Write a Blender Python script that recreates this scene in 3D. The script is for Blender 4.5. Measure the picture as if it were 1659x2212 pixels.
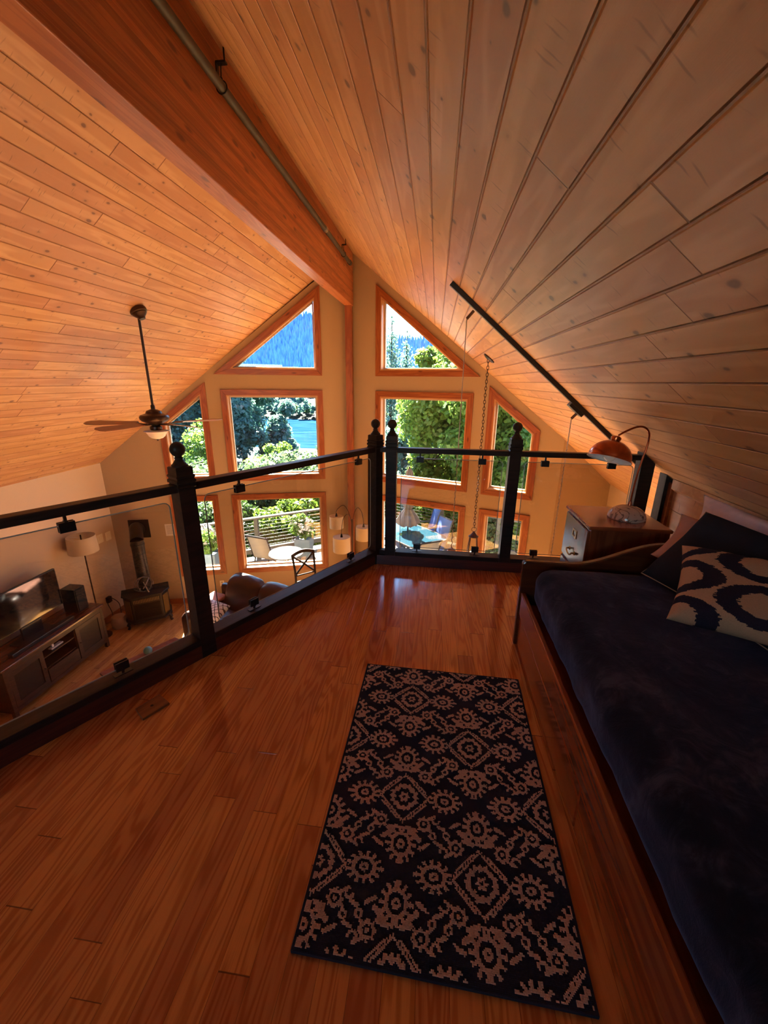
import bpy, bmesh, math, random
import numpy as np
from mathutils import Vector, Matrix, noise
random.seed(7)
for o in list(bpy.data.objects): bpy.data.objects.remove(o)
C = bpy.context.scene.collection
S = bpy.context.scene
PI = math.pi

# ------------------------------------------------------------------ camera, world, sun, exposure
CAMH = 1.43
cd = bpy.data.cameras.new('camera'); cam = bpy.data.objects.new('camera', cd); C.objects.link(cam)
cd.sensor_fit = 'HORIZONTAL'; cd.sensor_width = 36.0; cd.lens = 36.0 * 882.76 / 1659.0
cd.clip_start = 0.02; cd.clip_end = 6000
def cam_matrix(p, y, r):
    F = Vector((-math.sin(y) * math.cos(p), math.cos(y) * math.cos(p), -math.sin(p)))
    R = Vector((math.cos(y), math.sin(y), 0)); U = R.cross(F)
    R2 = math.cos(r) * R + math.sin(r) * U; U2 = -math.sin(r) * R + math.cos(r) * U
    return Matrix(((R2.x, U2.x, -F.x, 0), (R2.y, U2.y, -F.y, 0), (R2.z, U2.z, -F.z, CAMH), (0, 0, 0, 1)))
cam.matrix_world = cam_matrix(0.310257, 0.118436, 0.0116675)
S.camera = cam
SUN_EL, SUN_AZ = math.radians(41), math.radians(112)      # azimuth of the direction towards the sun, from +X to +Y
SUN_STR, SKY_STR, EXPO = 88.0, 0.66, 1.0
S.view_settings.view_transform = 'Standard'; S.view_settings.look = 'None'
S.view_settings.exposure = EXPO; S.view_settings.gamma = 1.0; S.view_settings.use_curve_mapping = False
wd = bpy.data.worlds.new('World'); S.world = wd; wd.use_nodes = True
wn = wd.node_tree; bg = wn.nodes['Background']
sky = wn.nodes.new('ShaderNodeTexSky'); sky.sky_type = 'NISHITA'; sky.sun_disc = False
sky.sun_elevation = SUN_EL; sky.sun_rotation = math.radians(90) - SUN_AZ
sky.air_density = 1.0; sky.dust_density = 0.0; sky.ozone_density = 4.0
wn.links.new(sky.outputs[0], bg.inputs[0]); bg.inputs[1].default_value = SKY_STR
sd = bpy.data.lights.new('sun', 'SUN'); sd.energy = SUN_STR; sd.angle = math.radians(0.6); sd.color = (1.0, 0.93, 0.82)
so = bpy.data.objects.new('sun', sd); C.objects.link(so)
sv = Vector((math.cos(SUN_AZ) * math.cos(SUN_EL), math.sin(SUN_AZ) * math.cos(SUN_EL), math.sin(SUN_EL)))
so.rotation_euler = sv.to_track_quat('Z', 'Y').to_euler(); so.location = sv * 50

# ------------------------------------------------------------------ node helpers
class NT:
    def __init__(s, name):
        s.m = bpy.data.materials.new(name); s.m.use_nodes = True; s.t = s.m.node_tree; s.t.nodes.clear()
        s.out = s.t.nodes.new('ShaderNodeOutputMaterial')
    def n(s, typ, **k):
        nd = s.t.nodes.new('ShaderNode' + typ)
        for a, b in k.items(): setattr(nd, a, b)
        return nd
    def set(s, sock, v):
        if hasattr(v, 'is_output'): s.t.links.new(v, sock)
        elif isinstance(v, (tuple, list)) and len(v) == 3 and sock.type == 'RGBA': sock.default_value = (*v, 1)
        else: sock.default_value = v
    def math(s, op, a, b=None, c=None, clamp=False):
        nd = s.n('Math', operation=op, use_clamp=clamp); s.set(nd.inputs[0], a)
        if b is not None: s.set(nd.inputs[1], b)
        if c is not None: s.set(nd.inputs[2], c)
        return nd.outputs[0]
    def xyz(s, v):
        nd = s.n('SeparateXYZ'); s.set(nd.inputs[0], v); return nd.outputs
    def comb(s, x, y, z):
        nd = s.n('CombineXYZ')
        for i, a in enumerate((x, y, z)): s.set(nd.inputs[i], a)
        return nd.outputs[0]
    def noise(s, v, scale=5, detail=2, rough=.5, dist=0, out=0):
        nd = s.n('TexNoise'); s.set(nd.inputs['Vector'], v); nd.inputs['Scale'].default_value = scale
        nd.inputs['Detail'].default_value = detail; nd.inputs['Roughness'].default_value = rough; nd.inputs['Distortion'].default_value = dist
        return nd.outputs[out]
    def white(s, v):
        nd = s.n('TexWhiteNoise', noise_dimensions='3D'); s.set(nd.inputs[0], v); return nd.outputs
    def ramp(s, f, pts, interp='LINEAR'):
        nd = s.n('ValToRGB'); r = nd.color_ramp; r.interpolation = interp
        while len(r.elements) < len(pts): r.elements.new(.5)
        for e, (p, c) in zip(r.elements, pts):
            e.position = p; e.color = (*c, 1) if isinstance(c, (tuple, list)) else (c, c, c, 1)
        s.set(nd.inputs[0], f); return nd.outputs[0]
    def mix(s, f, a, b, blend='MIX'):
        nd = s.n('Mix', data_type='RGBA', blend_type=blend); s.set(nd.inputs[0], f); s.set(nd.inputs[6], a); s.set(nd.inputs[7], b)
        return nd.outputs[2]
    def step(s, x, lo, hi):
        nd = s.n('MapRange', interpolation_type='SMOOTHSTEP'); s.set(nd.inputs[0], x)
        nd.inputs[1].default_value = lo; nd.inputs[2].default_value = hi; nd.inputs[3].default_value = 0; nd.inputs[4].default_value = 1
        return nd.outputs[0]
    def bump(s, h, strength=.3, dist=.01):
        nd = s.n('Bump'); nd.inputs['Strength'].default_value = strength; nd.inputs['Distance'].default_value = dist
        s.set(nd.inputs['Height'], h); return nd.outputs[0]
    def bsdf(s, col, rough=.5, metal=0, spec=.5, normal=None, **k):
        b = s.n('BsdfPrincipled'); s.set(b.inputs['Base Color'], col); s.set(b.inputs['Roughness'], rough)
        b.inputs['Metallic'].default_value = metal; b.inputs['Specular IOR Level'].default_value = spec
        if normal is not None: s.set(b.inputs['Normal'], normal)
        for a, v in k.items(): s.set(b.inputs[a.replace('_', ' ')], v)
        s.t.links.new(b.outputs[0], s.out.inputs[0]); return b
    def obj(s): return s.n('TexCoord').outputs['Object']
MATS = {}
OUTK, LEAFK = .11, .88      # how pale the sunlit things outdoors are
OUTDOOR = {'white_deck_paint', 'pewter_frame', 'pale_metal_frame', 'grey_slats', 'beige_bin', 'dry_grass_slope', 'dry_field', 'haze_tinted_mountain', 'weathered_dock', 'dark_pile', 'grey_brown_bark'}
def plain(name, col, rough=.5, metal=0, spec=.5, var=.12, scale=30, bump=0.0, **k):
    if name in MATS: return MATS[name]
    if name in OUTDOOR: col = tuple(c * OUTK for c in col); spec = .1; rough = max(rough, .8)
    t = NT(name); f = t.noise(t.obj(), scale, 3)
    c = t.mix(f, tuple(x * (1 - var) for x in col), tuple(min(1, x * (1 + var)) for x in col))
    t.bsdf(c, rough, metal, spec, t.bump(f, bump, .004) if bump else None, **k)
    MATS[name] = t.m; return t.m
def wood(name, c1, c2, c3=None, rough=.4, axis='X', knots=0.0, scale=1.0, spec=.5, coat=0.0):
    """solid timber, grain along a local axis"""
    if name in MATS: return MATS[name]
    t = NT(name); x, y, z = t.xyz(t.obj())
    if axis == 'X': l, a, b = x, y, z
    elif axis == 'Y': l, a, b = y, x, z
    else: l, a, b = z, x, y
    rnd = t.n('ObjectInfo').outputs['Random']
    off = t.math('MULTIPLY', rnd, 37.0)
    ls = t.math('ADD', t.math('MULTIPLY', l, .9 * scale), off)
    v = t.comb(ls, t.math('MULTIPLY', a, 9 * scale), t.math('MULTIPLY', b, 9 * scale))
    n1 = t.noise(v, 1.0, 3, .55, .4)
    r = t.math('SINE', t.math('MULTIPLY', n1, 42.0))
    fine = t.noise(t.comb(t.math('MULTIPLY', l, 6 * scale), t.math('MULTIPLY', a, 260 * scale), t.math('MULTIPLY', b, 260 * scale)), 1, 2)
    f = t.math('ADD', t.math('MULTIPLY', r, .22), t.math('ADD', t.math('MULTIPLY', fine, .35), t.math('MULTIPLY', n1, .45)), clamp=True)
    col = t.mix(t.step(f, .15, .75), c1, c2)
    if knots:
        vo = t.n('TexVoronoi', voronoi_dimensions='3D'); t.set(vo.inputs['Vector'], t.comb(t.math('MULTIPLY', ls, 3.2), t.math('MULTIPLY', a, 9), t.math('MULTIPLY', b, 9))); vo.inputs['Scale'].default_value = 1
        k = t.math('SUBTRACT', 1.0, t.step(vo.outputs[0], .05, .17 * knots + .05))
        col = t.mix(t.math('MULTIPLY', k, .85), col, c3 or tuple(q * .25 for q in c1))
    b = t.bsdf(col, rough, 0, spec, t.bump(fine, .08, .002))
    if coat: b.inputs['Coat Weight'].default_value = coat; b.inputs['Coat Roughness'].default_value = .12
    MATS[name] = t.m; return t.m
def planks(name, w, phase, L, c1, c2, cg, rough=.4, knot=None, knotcol=(.05, .03, .03), groove=.05, gb=.6, cath=1.0, uv='XY', var=.25, coat=0, spec=.5, jw=.004, pore=.25):
    """boards: local u across, v along"""
    t = NT(name); o = t.xyz(t.obj()); u = o['XYZ'.index(uv[0])]; v = o['XYZ'.index(uv[1])]
    un = t.math('DIVIDE', t.math('SUBTRACT', u, phase), w); idx = t.math('FLOOR', un); fu = t.math('FRACT', un)
    r1 = t.white(t.comb(idx, 3.3, 1.7))[0]; r1b = t.white(t.comb(idx, 9.1, 4.2))[0]
    Lr = t.math('MULTIPLY', t.math('ADD', .65, t.math('MULTIPLY', r1b, .7)), L)
    vn = t.math('ADD', t.math('DIVIDE', v, Lr), t.math('MULTIPLY', r1, 11.0)); idy = t.math('FLOOR', vn); fv = t.math('FRACT', vn)
    rp = t.white(t.comb(idx, idy, .5)); rnd = rp[0]
    du = t.math('MINIMUM', fu, t.math('SUBTRACT', 1.0, fu)); dv = t.math('MULTIPLY', t.math('MINIMUM', fv, t.math('SUBTRACT', 1.0, fv)), L)
    g = t.math('MAXIMUM', t.math('SUBTRACT', 1.0, t.step(du, groove * .25, groove)), t.math('SUBTRACT', 1.0, t.step(dv, jw * .3, jw)))
    gc = t.math('MAXIMUM', t.math('SUBTRACT', 1.0, t.step(du, groove * .12, groove * .55)), t.math('SUBTRACT', 1.0, t.step(dv, jw * .3, jw)))
    ro = t.math('MULTIPLY', rnd, 61.0)
    nv = t.comb(t.math('MULTIPLY', un, .85), t.math('MULTIPLY', v, .75 / 1), ro)
    n1 = t.noise(nv, 1.3, 2, .5, .25)
    ring = t.math('MULTIPLY', t.math('ADD', t.math('SINE', t.math('MULTIPLY', n1, 70.0 * cath)), 1.0), .5)
    ring = t.math('POWER', ring, 1.8)
    fine = t.noise(t.comb(t.math('MULTIPLY', u, 420), t.math('MULTIPLY', v, 9), ro), 1, 2, .6)
    f = t.math('ADD', t.math('MULTIPLY', ring, .5), t.math('ADD', t.math('MULTIPLY', fine, pore * 1.6), t.math('MULTIPLY', n1, .25)), clamp=True)
    col = t.mix(t.step(f, .2, .85), c1, c2)
    tone = t.math('ADD', 1 - var, t.math('MULTIPLY', rnd, 2 * var)); hs = t.n('HueSaturation'); hs.inputs['Hue'].default_value = .5
    t.set(hs.inputs['Value'], tone); t.set(hs.inputs['Color'], col)
    t.set(hs.inputs['Hue'], t.math('ADD', .492, t.math('MULTIPLY', rp[0], .016))); col = hs.outputs[0]
    if knot:
        vo = t.n('TexVoronoi', voronoi_dimensions='3D'); vo.inputs['Scale'].default_value = 1; vo.inputs['Randomness'].default_value = 1
        warp = t.noise(t.comb(t.math('MULTIPLY', u, 8), t.math('MULTIPLY', v, 8), 0), 1, 2)
        kv = t.comb(t.math('ADD', t.math('MULTIPLY', u, 1 / knot), t.math('MULTIPLY', warp, .5)), t.math('MULTIPLY', v, .62 / knot), ro)
        t.set(vo.inputs['Vector'], kv); d = vo.outputs[0]; sel = t.xyz(vo.outputs['Color'])[0]
        size = t.math('SUBTRACT', t.math('MULTIPLY', t.math('POWER', sel, 2.0), .28), .10)
        k = t.math('SUBTRACT', 1.0, t.step(t.math('SUBTRACT', d, size), .0, .10))
        halo = t.math('MULTIPLY', t.math('SUBTRACT', 1.0, t.step(t.math('SUBTRACT', d, size), .0, .30)), t.step(sel, .45, .7))
        # short checks running across the boards out of the knots
        vo2 = t.n('TexVoronoi', voronoi_dimensions='3D'); vo2.inputs['Scale'].default_value = 1
        t.set(vo2.inputs['Vector'], t.comb(t.math('MULTIPLY', u, .42 / knot), t.math('ADD', t.math('MULTIPLY', v, 3.4 / knot), t.math('MULTIPLY', warp, 2.2)), t.math('ADD', ro, 5.0)))
        k2 = t.math('MULTIPLY', t.math('SUBTRACT', 1.0, t.step(vo2.outputs[0], .08, .22)), t.step(t.xyz(vo2.outputs['Color'])[0], .40, .55))
        col = t.mix(t.math('MULTIPLY', halo, .30), col, tuple(q * .55 for q in c1))
        col = t.mix(t.math('MULTIPLY', k2, .55), col, tuple(q * .4 for q in c1))
        col = t.mix(t.math('MULTIPLY', k, .75), col, knotcol)
    col = t.mix(t.math('MULTIPLY', gc, .9), col, cg)
    h = t.math('SUBTRACT', t.math('MULTIPLY', fine, .06), g)
    b = t.bsdf(col, rough, 0, spec, t.bump(h, gb, .006))
    if coat: b.inputs['Coat Weight'].default_value = coat; b.inputs['Coat Roughness'].default_value = .10
    return t.m
def leafmat(name, c1, c2, trans=.5, rough=.5):
    if name in MATS: return MATS[name]
    c1 = tuple(c * LEAFK for c in c1); c2 = tuple(c * LEAFK for c in c2)
    t = NT(name); r = t.n('NewGeometry').outputs['Random Per Island']
    big = t.noise(t.obj(), .8, 2)
    f = t.math('ADD', t.math('MULTIPLY', r, .7), t.math('MULTIPLY', big, .4), clamp=True)
    col = t.mix(f, c1, c2); d = t.n('BsdfPrincipled'); t.set(d.inputs[0], col); d.inputs['Roughness'].default_value = rough; d.inputs['Specular IOR Level'].default_value = .3
    tr = t.n('BsdfTranslucent'); t.set(tr.inputs[0], t.mix(.5, col, (c2[0] * 1.6, c2[1] * 1.5, c2[2] * .8)))
    m = t.n('MixShader'); m.inputs[0].default_value = trans
    t.t.links.new(d.outputs[0], m.inputs[1]); t.t.links.new(tr.outputs[0], m.inputs[2]); t.t.links.new(m.outputs[0], t.out.inputs[0])
    MATS[name] = t.m; return t.m
def glassmat(name, tint, ior=1.45, rough=0.0, refl=1.0):
    """clear sheet: coloured see-through plus a Fresnel reflection"""
    if name in MATS: return MATS[name]
    t = NT(name); tr = t.n('BsdfTransparent'); tr.inputs[0].default_value = (*tint, 1)
    g = t.n('BsdfGlossy'); g.inputs['Roughness'].default_value = rough; g.inputs[0].default_value = (refl, refl, refl, 1)
    gm = t.n('NewGeometry'); dp = t.n('VectorMath', operation='DOT_PRODUCT'); t.t.links.new(gm.outputs['Normal'], dp.inputs[0]); t.t.links.new(gm.outputs['Incoming'], dp.inputs[1])
    c_ = t.math('SUBTRACT', 1.0, t.math('ABSOLUTE', dp.outputs['Value'])); fr = t.math('ADD', .04, t.math('MULTIPLY', t.math('POWER', c_, 5.0), .96), clamp=True)
    m = t.n('MixShader'); t.t.links.new(fr, m.inputs[0]); t.t.links.new(tr.outputs[0], m.inputs[1]); t.t.links.new(g.outputs[0], m.inputs[2]); t.t.links.new(m.outputs[0], t.out.inputs[0])
    MATS[name] = t.m; return t.m

# ------------------------------------------------------------------ mesh helpers
class B:
    """collects shapes in one mesh"""
    def __init__(s): s.v = []; s.f = []; s.sm = []
    def add(s, vs, fs, smooth=False):
        k = len(s.v); s.v += [tuple(v) for v in vs]; s.f += [tuple(k + i for i in f) for f in fs]; s.sm += [smooth] * len(fs); return s
    def box(s, x0, x1, y0, y1, z0, z1):
        return s.add([(x0, y0, z0), (x1, y0, z0), (x1, y1, z0), (x0, y1, z0), (x0, y0, z1), (x1, y0, z1), (x1, y1, z1), (x0, y1, z1)],
                     [(0, 3, 2, 1), (4, 5, 6, 7), (0, 1, 5, 4), (1, 2, 6, 5), (2, 3, 7, 6), (3, 0, 4, 7)])
    def prism(s, pts, ext):
        """polygon (3-D points) pushed along ext"""
        n = len(pts); e = Vector(ext); P = [Vector(p) for p in pts]
        fs = [tuple(reversed(range(n))), tuple(range(n, 2 * n))] + [(i, (i + 1) % n, n + (i + 1) % n, n + i) for i in range(n)]
        return s.add(P + [p + e for p in P], fs)
    def frame(s, outer, inner, ext):
        """ring between two matching polygons pushed along ext"""
        n = len(outer); e = Vector(ext); O = [Vector(p) for p in outer]; I = [Vector(p) for p in inner]
        vs = O + I + [p + e for p in O] + [p + e for p in I]; fs = []
        for i in range(n):
            j = (i + 1) % n
            fs += [(i, j, n + j, n + i), (2 * n + i, 3 * n + i, 3 * n + j, 2 * n + j), (i, 2 * n + i, 2 * n + j, j), (n + i, n + j, 3 * n + j, 3 * n + i)]
        return s.add(vs, fs)
    def tube(s, pts, r, n=10, caps=True, closed=False):
        P = [Vector(p) for p in pts]; m = len(P); rr = r if isinstance(r, (list, tuple)) else [r] * m
        up = Vector((0, 0, 1)); vs = []; prev = None
        for i, p in enumerate(P):
            if closed: d = (P[(i + 1) % m] - P[i - 1])
            else: d = (P[min(i + 1, m - 1)] - P[max(i - 1, 0)])
            d.normalize()
            if prev is None:
                a = d.cross(up if abs(d.z) < .95 else Vector((1, 0, 0))).normalized()
            else:
                a = (prev - d * prev.dot(d)); a = a.normalized() if a.length > 1e-6 else d.orthogonal().normalized()
            prev = a; b = d.cross(a)
            for k in range(n):
                t = 2 * PI * k / n; vs.append(p + (a * math.cos(t) + b * math.sin(t)) * rr[i])
        fs = [];
        for i in range(m if closed else m - 1):
            j = (i + 1) % m
            for k in range(n): fs.append((i * n + k, i * n + (k + 1) % n, j * n + (k + 1) % n, j * n + k))
        if caps and not closed: fs += [tuple(reversed(range(n))), tuple(range((m - 1) * n, m * n))]
        return s.add(vs, fs, True)
    def lathe(s, c, prof, n=24, axis=(0, 0, 1), caps=True):
        """profile (radius, height) turned about an axis through c"""
        ax = Vector(axis).normalized(); a = ax.orthogonal().normalized(); b = ax.cross(a); c = Vector(c); vs = []
        for r, h in prof:
            for k in range(n):
                t = 2 * PI * k / n; vs.append(c + ax * h + (a * math.cos(t) + b * math.sin(t)) * r)
        m = len(prof); fs = [(i * n + k, i * n + (k + 1) % n, (i + 1) * n + (k + 1) % n, (i + 1) * n + k) for i in range(m - 1) for k in range(n)]
        if caps: fs += [tuple(reversed(range(n))), tuple(range((m - 1) * n, m * n))]
        return s.add(vs, fs, True)
    def ball(s, c, r, n=16, sz=1.0):
        return s.lathe(c, [(max(1e-4, r * math.sin(PI * i / n)), -r * sz * math.cos(PI * i / n)) for i in range(n + 1)], n + 4)
    def rbox(s, c, size, r, seg=6, M=None, fn=None):
        """box with round edges, subdivided; fn may push points"""
        hx, hy, hz = [q / 2 for q in size]; r = min(r, hx, hy, hz); bm = bmesh.new(); bmesh.ops.create_cube(bm, size=2)
        bmesh.ops.subdivide_edges(bm, edges=bm.edges[:], cuts=seg, use_grid_fill=True)
        vs = []
        for v in bm.verts:
            p = Vector((v.co.x * hx, v.co.y * hy, v.co.z * hz))
            # concentrate loops near the edges
            q = Vector([math.copysign(abs(a) ** .7, a) * h for a, h in zip(v.co, (hx, hy, hz))])
            i = Vector((max(-hx + r, min(hx - r, q.x)), max(-hy + r, min(hy - r, q.y)), max(-hz + r, min(hz - r, q.z))))
            d = q - i
            p = i + d.normalized() * r if d.length > 1e-9 else q
            if fn: p = fn(p)
            if M: p = M @ p
            vs.append(p + Vector(c))
        fs = [tuple(v.index for v in f.verts) for f in bm.faces]; bm.free()
        return s.add(vs, fs, True)
    def make(s, name, mat, parent=None, M=None, bevel=0.0, local=None):
        """vertices are world coordinates; M = the object's own frame; local=True when they are already local"""
        M = M or (parent_world(parent) if parent else Matrix.Identity(4))
        me = bpy.data.meshes.new(name)
        vs = s.v if local else [tuple(M.inverted() @ Vector(v)) for v in s.v]
        me.from_pydata(vs, [], s.f); me.update()
        me.polygons.foreach_set('use_smooth', s.sm)
        bm = bmesh.new(); bm.from_mesh(me); bmesh.ops.recalc_face_normals(bm, faces=bm.faces[:]); bm.to_mesh(me); bm.free()
        if any(s.sm):
            try: me.set_sharp_from_angle(angle=math.radians(38))
            except Exception: pass
        o = bpy.data.objects.new(name, me); C.objects.link(o)
        if mat: me.materials.append(mat)
        place(o, M, parent)
        if bevel:
            b = o.modifiers.new('bevel', 'BEVEL'); b.width = bevel; b.segments = 2; b.limit_method = 'ANGLE'; b.angle_limit = math.radians(40)
        return o
WM = {}
def parent_world(p): return WM.get(p.name, Matrix.Identity(4))
def place(o, M, parent):
    WM[o.name] = M.copy()
    if parent:
        o.parent = parent; o.matrix_parent_inverse = Matrix.Identity(4); o.matrix_basis = parent_world(parent).inverted() @ M
    else: o.matrix_world = M
def frameM(o, x, z=(0, 0, 1)):
    """frame with local X along x, local Z near z"""
    x = Vector(x).normalized(); z = Vector(z); y = z.cross(x).normalized(); z = x.cross(y)
    return Matrix(((x.x, y.x, z.x, o[0]), (x.y, y.y, z.y, o[1]), (x.z, y.z, z.z, o[2]), (0, 0, 0, 1)))
def board(name, p0, p1, w, h, mat, parent=None, bevel=.003, up=(0, 0, 1), off=(0, 0)):
    """bar from p0 to p1, w across, h along up; off shifts its centre"""
    p0, p1 = Vector(p0), Vector(p1); L = (p1 - p0).length; M = frameM(p0, p1 - p0, up); b = B()
    b.box(0, L, -w / 2 + off[0], w / 2 + off[0], -h / 2 + off[1], h / 2 + off[1])
    return b.make(name, mat, parent, M, bevel, local=True)
def tag(o, label=None, cat=None, group=None, kind=None):
    if label: o['label'] = label
    if cat: o['category'] = cat
    if group: o['group'] = group
    if kind: o['kind'] = kind
    return o
def thing(name, loc, label, cat, group=None, rz=0, kind=None):
    o = bpy.data.objects.new(name, None); C.objects.link(o); o.empty_display_size = .1
    place(o, Matrix.Translation(loc) @ Matrix.Rotation(rz, 4, 'Z'), None); return tag(o, label, cat, group, kind)
def struct(o): o['kind'] = 'structure'; return o
def dup(root, M, label=None, name=None):
    """copy of a thing with its parts and sub-parts"""
    kids = [c for c in bpy.data.objects if c.parent == root]
    r = root.copy(); C.objects.link(r); r.matrix_world = M; WM[r.name] = M.copy()
    if label: r['label'] = label
    for ch in kids:
        sub = [c for c in bpy.data.objects if c.parent == ch]
        c = ch.copy(); C.objects.link(c); c.parent = r; c.matrix_basis = ch.matrix_basis.copy(); WM[c.name] = M @ ch.matrix_basis
        for g in sub:
            d = g.copy(); C.objects.link(d); d.parent = c; d.matrix_basis = g.matrix_basis.copy()
    return r
def nz(p, s=1.0): return noise.noise(Vector(p) * s)

# ------------------------------------------------------------------ materials
pine_c1, pine_c2 = (.52, .270, .120), (.61, .345, .170)
M_ceilR = planks('pine_ceiling_right', .1249, .0463, 2.6, pine_c1, pine_c2, (.24, .085, .02), .40, .070, (.10, .060, .048), .060, 1.0, .35, 'XY', .09, spec=.45, pore=.12)
M_ceilL = planks('pine_ceiling_left', .1195, .082, 2.2, pine_c1, pine_c2, (.24, .085, .02), .42, .058, (.13, .055, .04), .055, .9, .35, 'XY', .09, spec=.45, pore=.12)
M_knee = planks('pine_knee_wall', .136, .05, 2.5, (.60, .30, .12), (.68, .37, .16), (.22, .08, .02), .42, .10, (.09, .05, .04), .045, .8, .35, 'ZY', .10)
M_floor = planks('oak_floor', .083, .02, .95, (.62, .215, .052), (.43, .115, .024), (.11, .028, .008), .17, None, groove=.018, gb=.22, cath=1.0, uv='XY', var=.20, coat=.55, jw=.0022)
M_floor2 = planks('living_room_floor', .083, .0, 1.1, (.55, .29, .105), (.44, .20, .065), (.12, .05, .02), .22, None, groove=.018, gb=.2, cath=1.0, uv='XY', var=.2, coat=.4)
M_deck = planks('deck_boards', .14, .0, 4.0, (.055, .058, .062), (.045, .047, .052), (.012, .012, .014), .7, None, groove=.05, gb=.6, cath=.4, uv='XY', var=.08)
M_wall = plain('tan_wall_paint', (.44, .315, .185), .85, spec=.2, var=.03, scale=60, bump=.15)
M_side = plain('cream_wall_paint', (.62, .48, .34), .85, spec=.2, var=.03, scale=60, bump=.12)
M_trim = wood('red_fir_trim', (.27, .070, .018), (.37, .115, .030), (.10, .02, .01), .38, 'X', .75)
M_jamb = wood('fir_window_jamb', (.48, .23, .085), (.56, .29, .12), None, .4, 'X')
M_post = wood('knotty_post', (.24, .062, .018), (.33, .10, .028), (.07, .012, .008), .42, 'X', 1.0)
def beam_mat():
    t = NT('glulam_beam'); x, y, z = t.xyz(t.obj()); zl = t.math('DIVIDE', z, .038); il = t.math('FLOOR', zl); fl = t.math('FRACT', zl)
    seg_ = t.math('FLOOR', t.math('ADD', t.math('MULTIPLY', x, .22), t.math('MULTIPLY', t.white(t.comb(il, 2, 3))[0], 9.0))); rn = t.white(t.comb(il, seg_, 1.0))[0]
    n1 = t.noise(t.comb(t.math('MULTIPLY', x, .8), t.math('MULTIPLY', y, 14), t.math('ADD', t.math('MULTIPLY', z, 14), t.math('MULTIPLY', rn, 30))), 1, 3, .55, .4)
    ring = t.math('MULTIPLY', t.math('ADD', t.math('SINE', t.math('MULTIPLY', n1, 40.0)), 1.0), .5); f = t.math('ADD', t.math('MULTIPLY', ring, .35), t.math('MULTIPLY', n1, .5), clamp=True)
    col = t.mix(t.step(f, .2, .8), (.30, .085, .024), (.42, .145, .045)); hs = t.n('HueSaturation'); t.set(hs.inputs['Color'], col); t.set(hs.inputs['Value'], t.math('ADD', .78, t.math('MULTIPLY', rn, .50))); col = hs.outputs[0]
    line = t.math('SUBTRACT', 1.0, t.step(t.math('MINIMUM', fl, t.math('SUBTRACT', 1.0, fl)), .02, .07)); col = t.mix(t.math('MULTIPLY', line, t.math('MULTIPLY', rn, .55)), col, (.60, .27, .10))
    vo = t.n('TexVoronoi'); vo.inputs['Scale'].default_value = 1; t.set(vo.inputs['Vector'], t.comb(t.math('MULTIPLY', x, 3.2), t.math('MULTIPLY', y, 11), t.math('MULTIPLY', z, 11))); k = t.math('SUBTRACT', 1.0, t.step(vo.outputs[0], .08, .2)); col = t.mix(t.math('MULTIPLY', k, .7), col, (.07, .02, .015))
    t.bsdf(col, .40, 0, .5, t.bump(n1, .1, .003)); return t.m
M_beam = beam_mat()
M_sash = plain('almond_vinyl_sash', (.45, .36, .27), .4)
M_pane = glassmat('window_glass', (.97, .985, .985))
M_rglass = glassmat('railing_glass', (.83, .80, .77))
M_black = plain('black_metal', (.012, .011, .010), .38, .3)
M_rail = wood('ebony_stained_wood', (.020, .013, .010), (.032, .020, .015), None, .45, 'X', spec=.18)
M_curb = wood('dark_mahogany_curb', (.055, .012, .007), (.085, .020, .010), None, .4, 'X')
M_cherry = wood('cherry_bed_wood', (.22, .050, .012), (.30, .080, .020), None, .22, 'Y', scale=.8, coat=.4)
M_cherry_shaded = wood('cherry_shaded_panel', (.075, .017, .006), (.105, .025, .008), None, .22, 'X', scale=.8, coat=.4)  # bed wood darkened to put the footboard's shade into its colour
M_oakcab = wood('reddish_oak_cabinet', (.14, .032, .011), (.20, .052, .018), None, .25, 'Z', scale=1.0, coat=.35)
M_oaktop = wood('reddish_oak_top', (.20, .045, .014), (.29, .078, .025), None, .2, 'X', scale=1.0, coat=.5)
M_brass = plain('aged_brass', (.50, .30, .12), .3, 1)
M_copper = plain('hammered_copper', (.50, .14, .05), .22, .9, var=.45, scale=9)
M_copper2 = plain('copper_tube', (.36, .09, .035), .25, .9, var=.2)
M_white = plain('white_enamel', (.80, .80, .80), .4, var=.02)
M_bulb = plain('milky_bulb_glass', (.85, .84, .80), .2, var=.01)
M_fanwood = wood('fan_blade_walnut', (.20, .075, .035), (.28, .11, .05), None, .4, 'X')
M_bronze = plain('oiled_bronze', (.050, .026, .018), .35, .6, var=.3, scale=8)
M_frost = plain('frosted_bowl_glass', (.80, .70, .60), .35, var=.02, Subsurface_Weight=.4)
M_shade = plain('linen_lampshade', (.62, .50, .33), .9, var=.08, scale=120)
M_pipe = plain('galvanised_conduit', (.085, .080, .060), .5, .6, var=.3, scale=12)
M_stove = plain('stove_black_iron', (.016, .014, .013), .45, .4)
M_flue = plain('flue_black_pipe', (.035, .028, .024), .4, .5)
M_tv = plain('tv_black_plastic', (.01, .01, .011), .3)
M_screen = plain('tv_screen_glass', (.008, .008, .01), .06, spec=.9, var=.01)
M_standw = wood('dark_oak_stand', (.030, .013, .007), (.055, .025, .012), None, .4, 'Y')
M_dglass = plain('smoky_cabinet_glass', (.020, .018, .015), .3, spec=.25)
M_leather = plain('brown_leather', (.040, .017, .011), .34, var=.25, scale=12, bump=.1)
M_steel = plain('brushed_steel', (.5, .5, .5), .3, 1)
M_pvc = plain('almond_plastic', (.85, .76, .58), .45, var=.02)
M_dkwood = wood('dark_chair_wood', (.014, .009, .006), (.024, .015, .010), None, .6, 'X', spec=.2)

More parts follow.
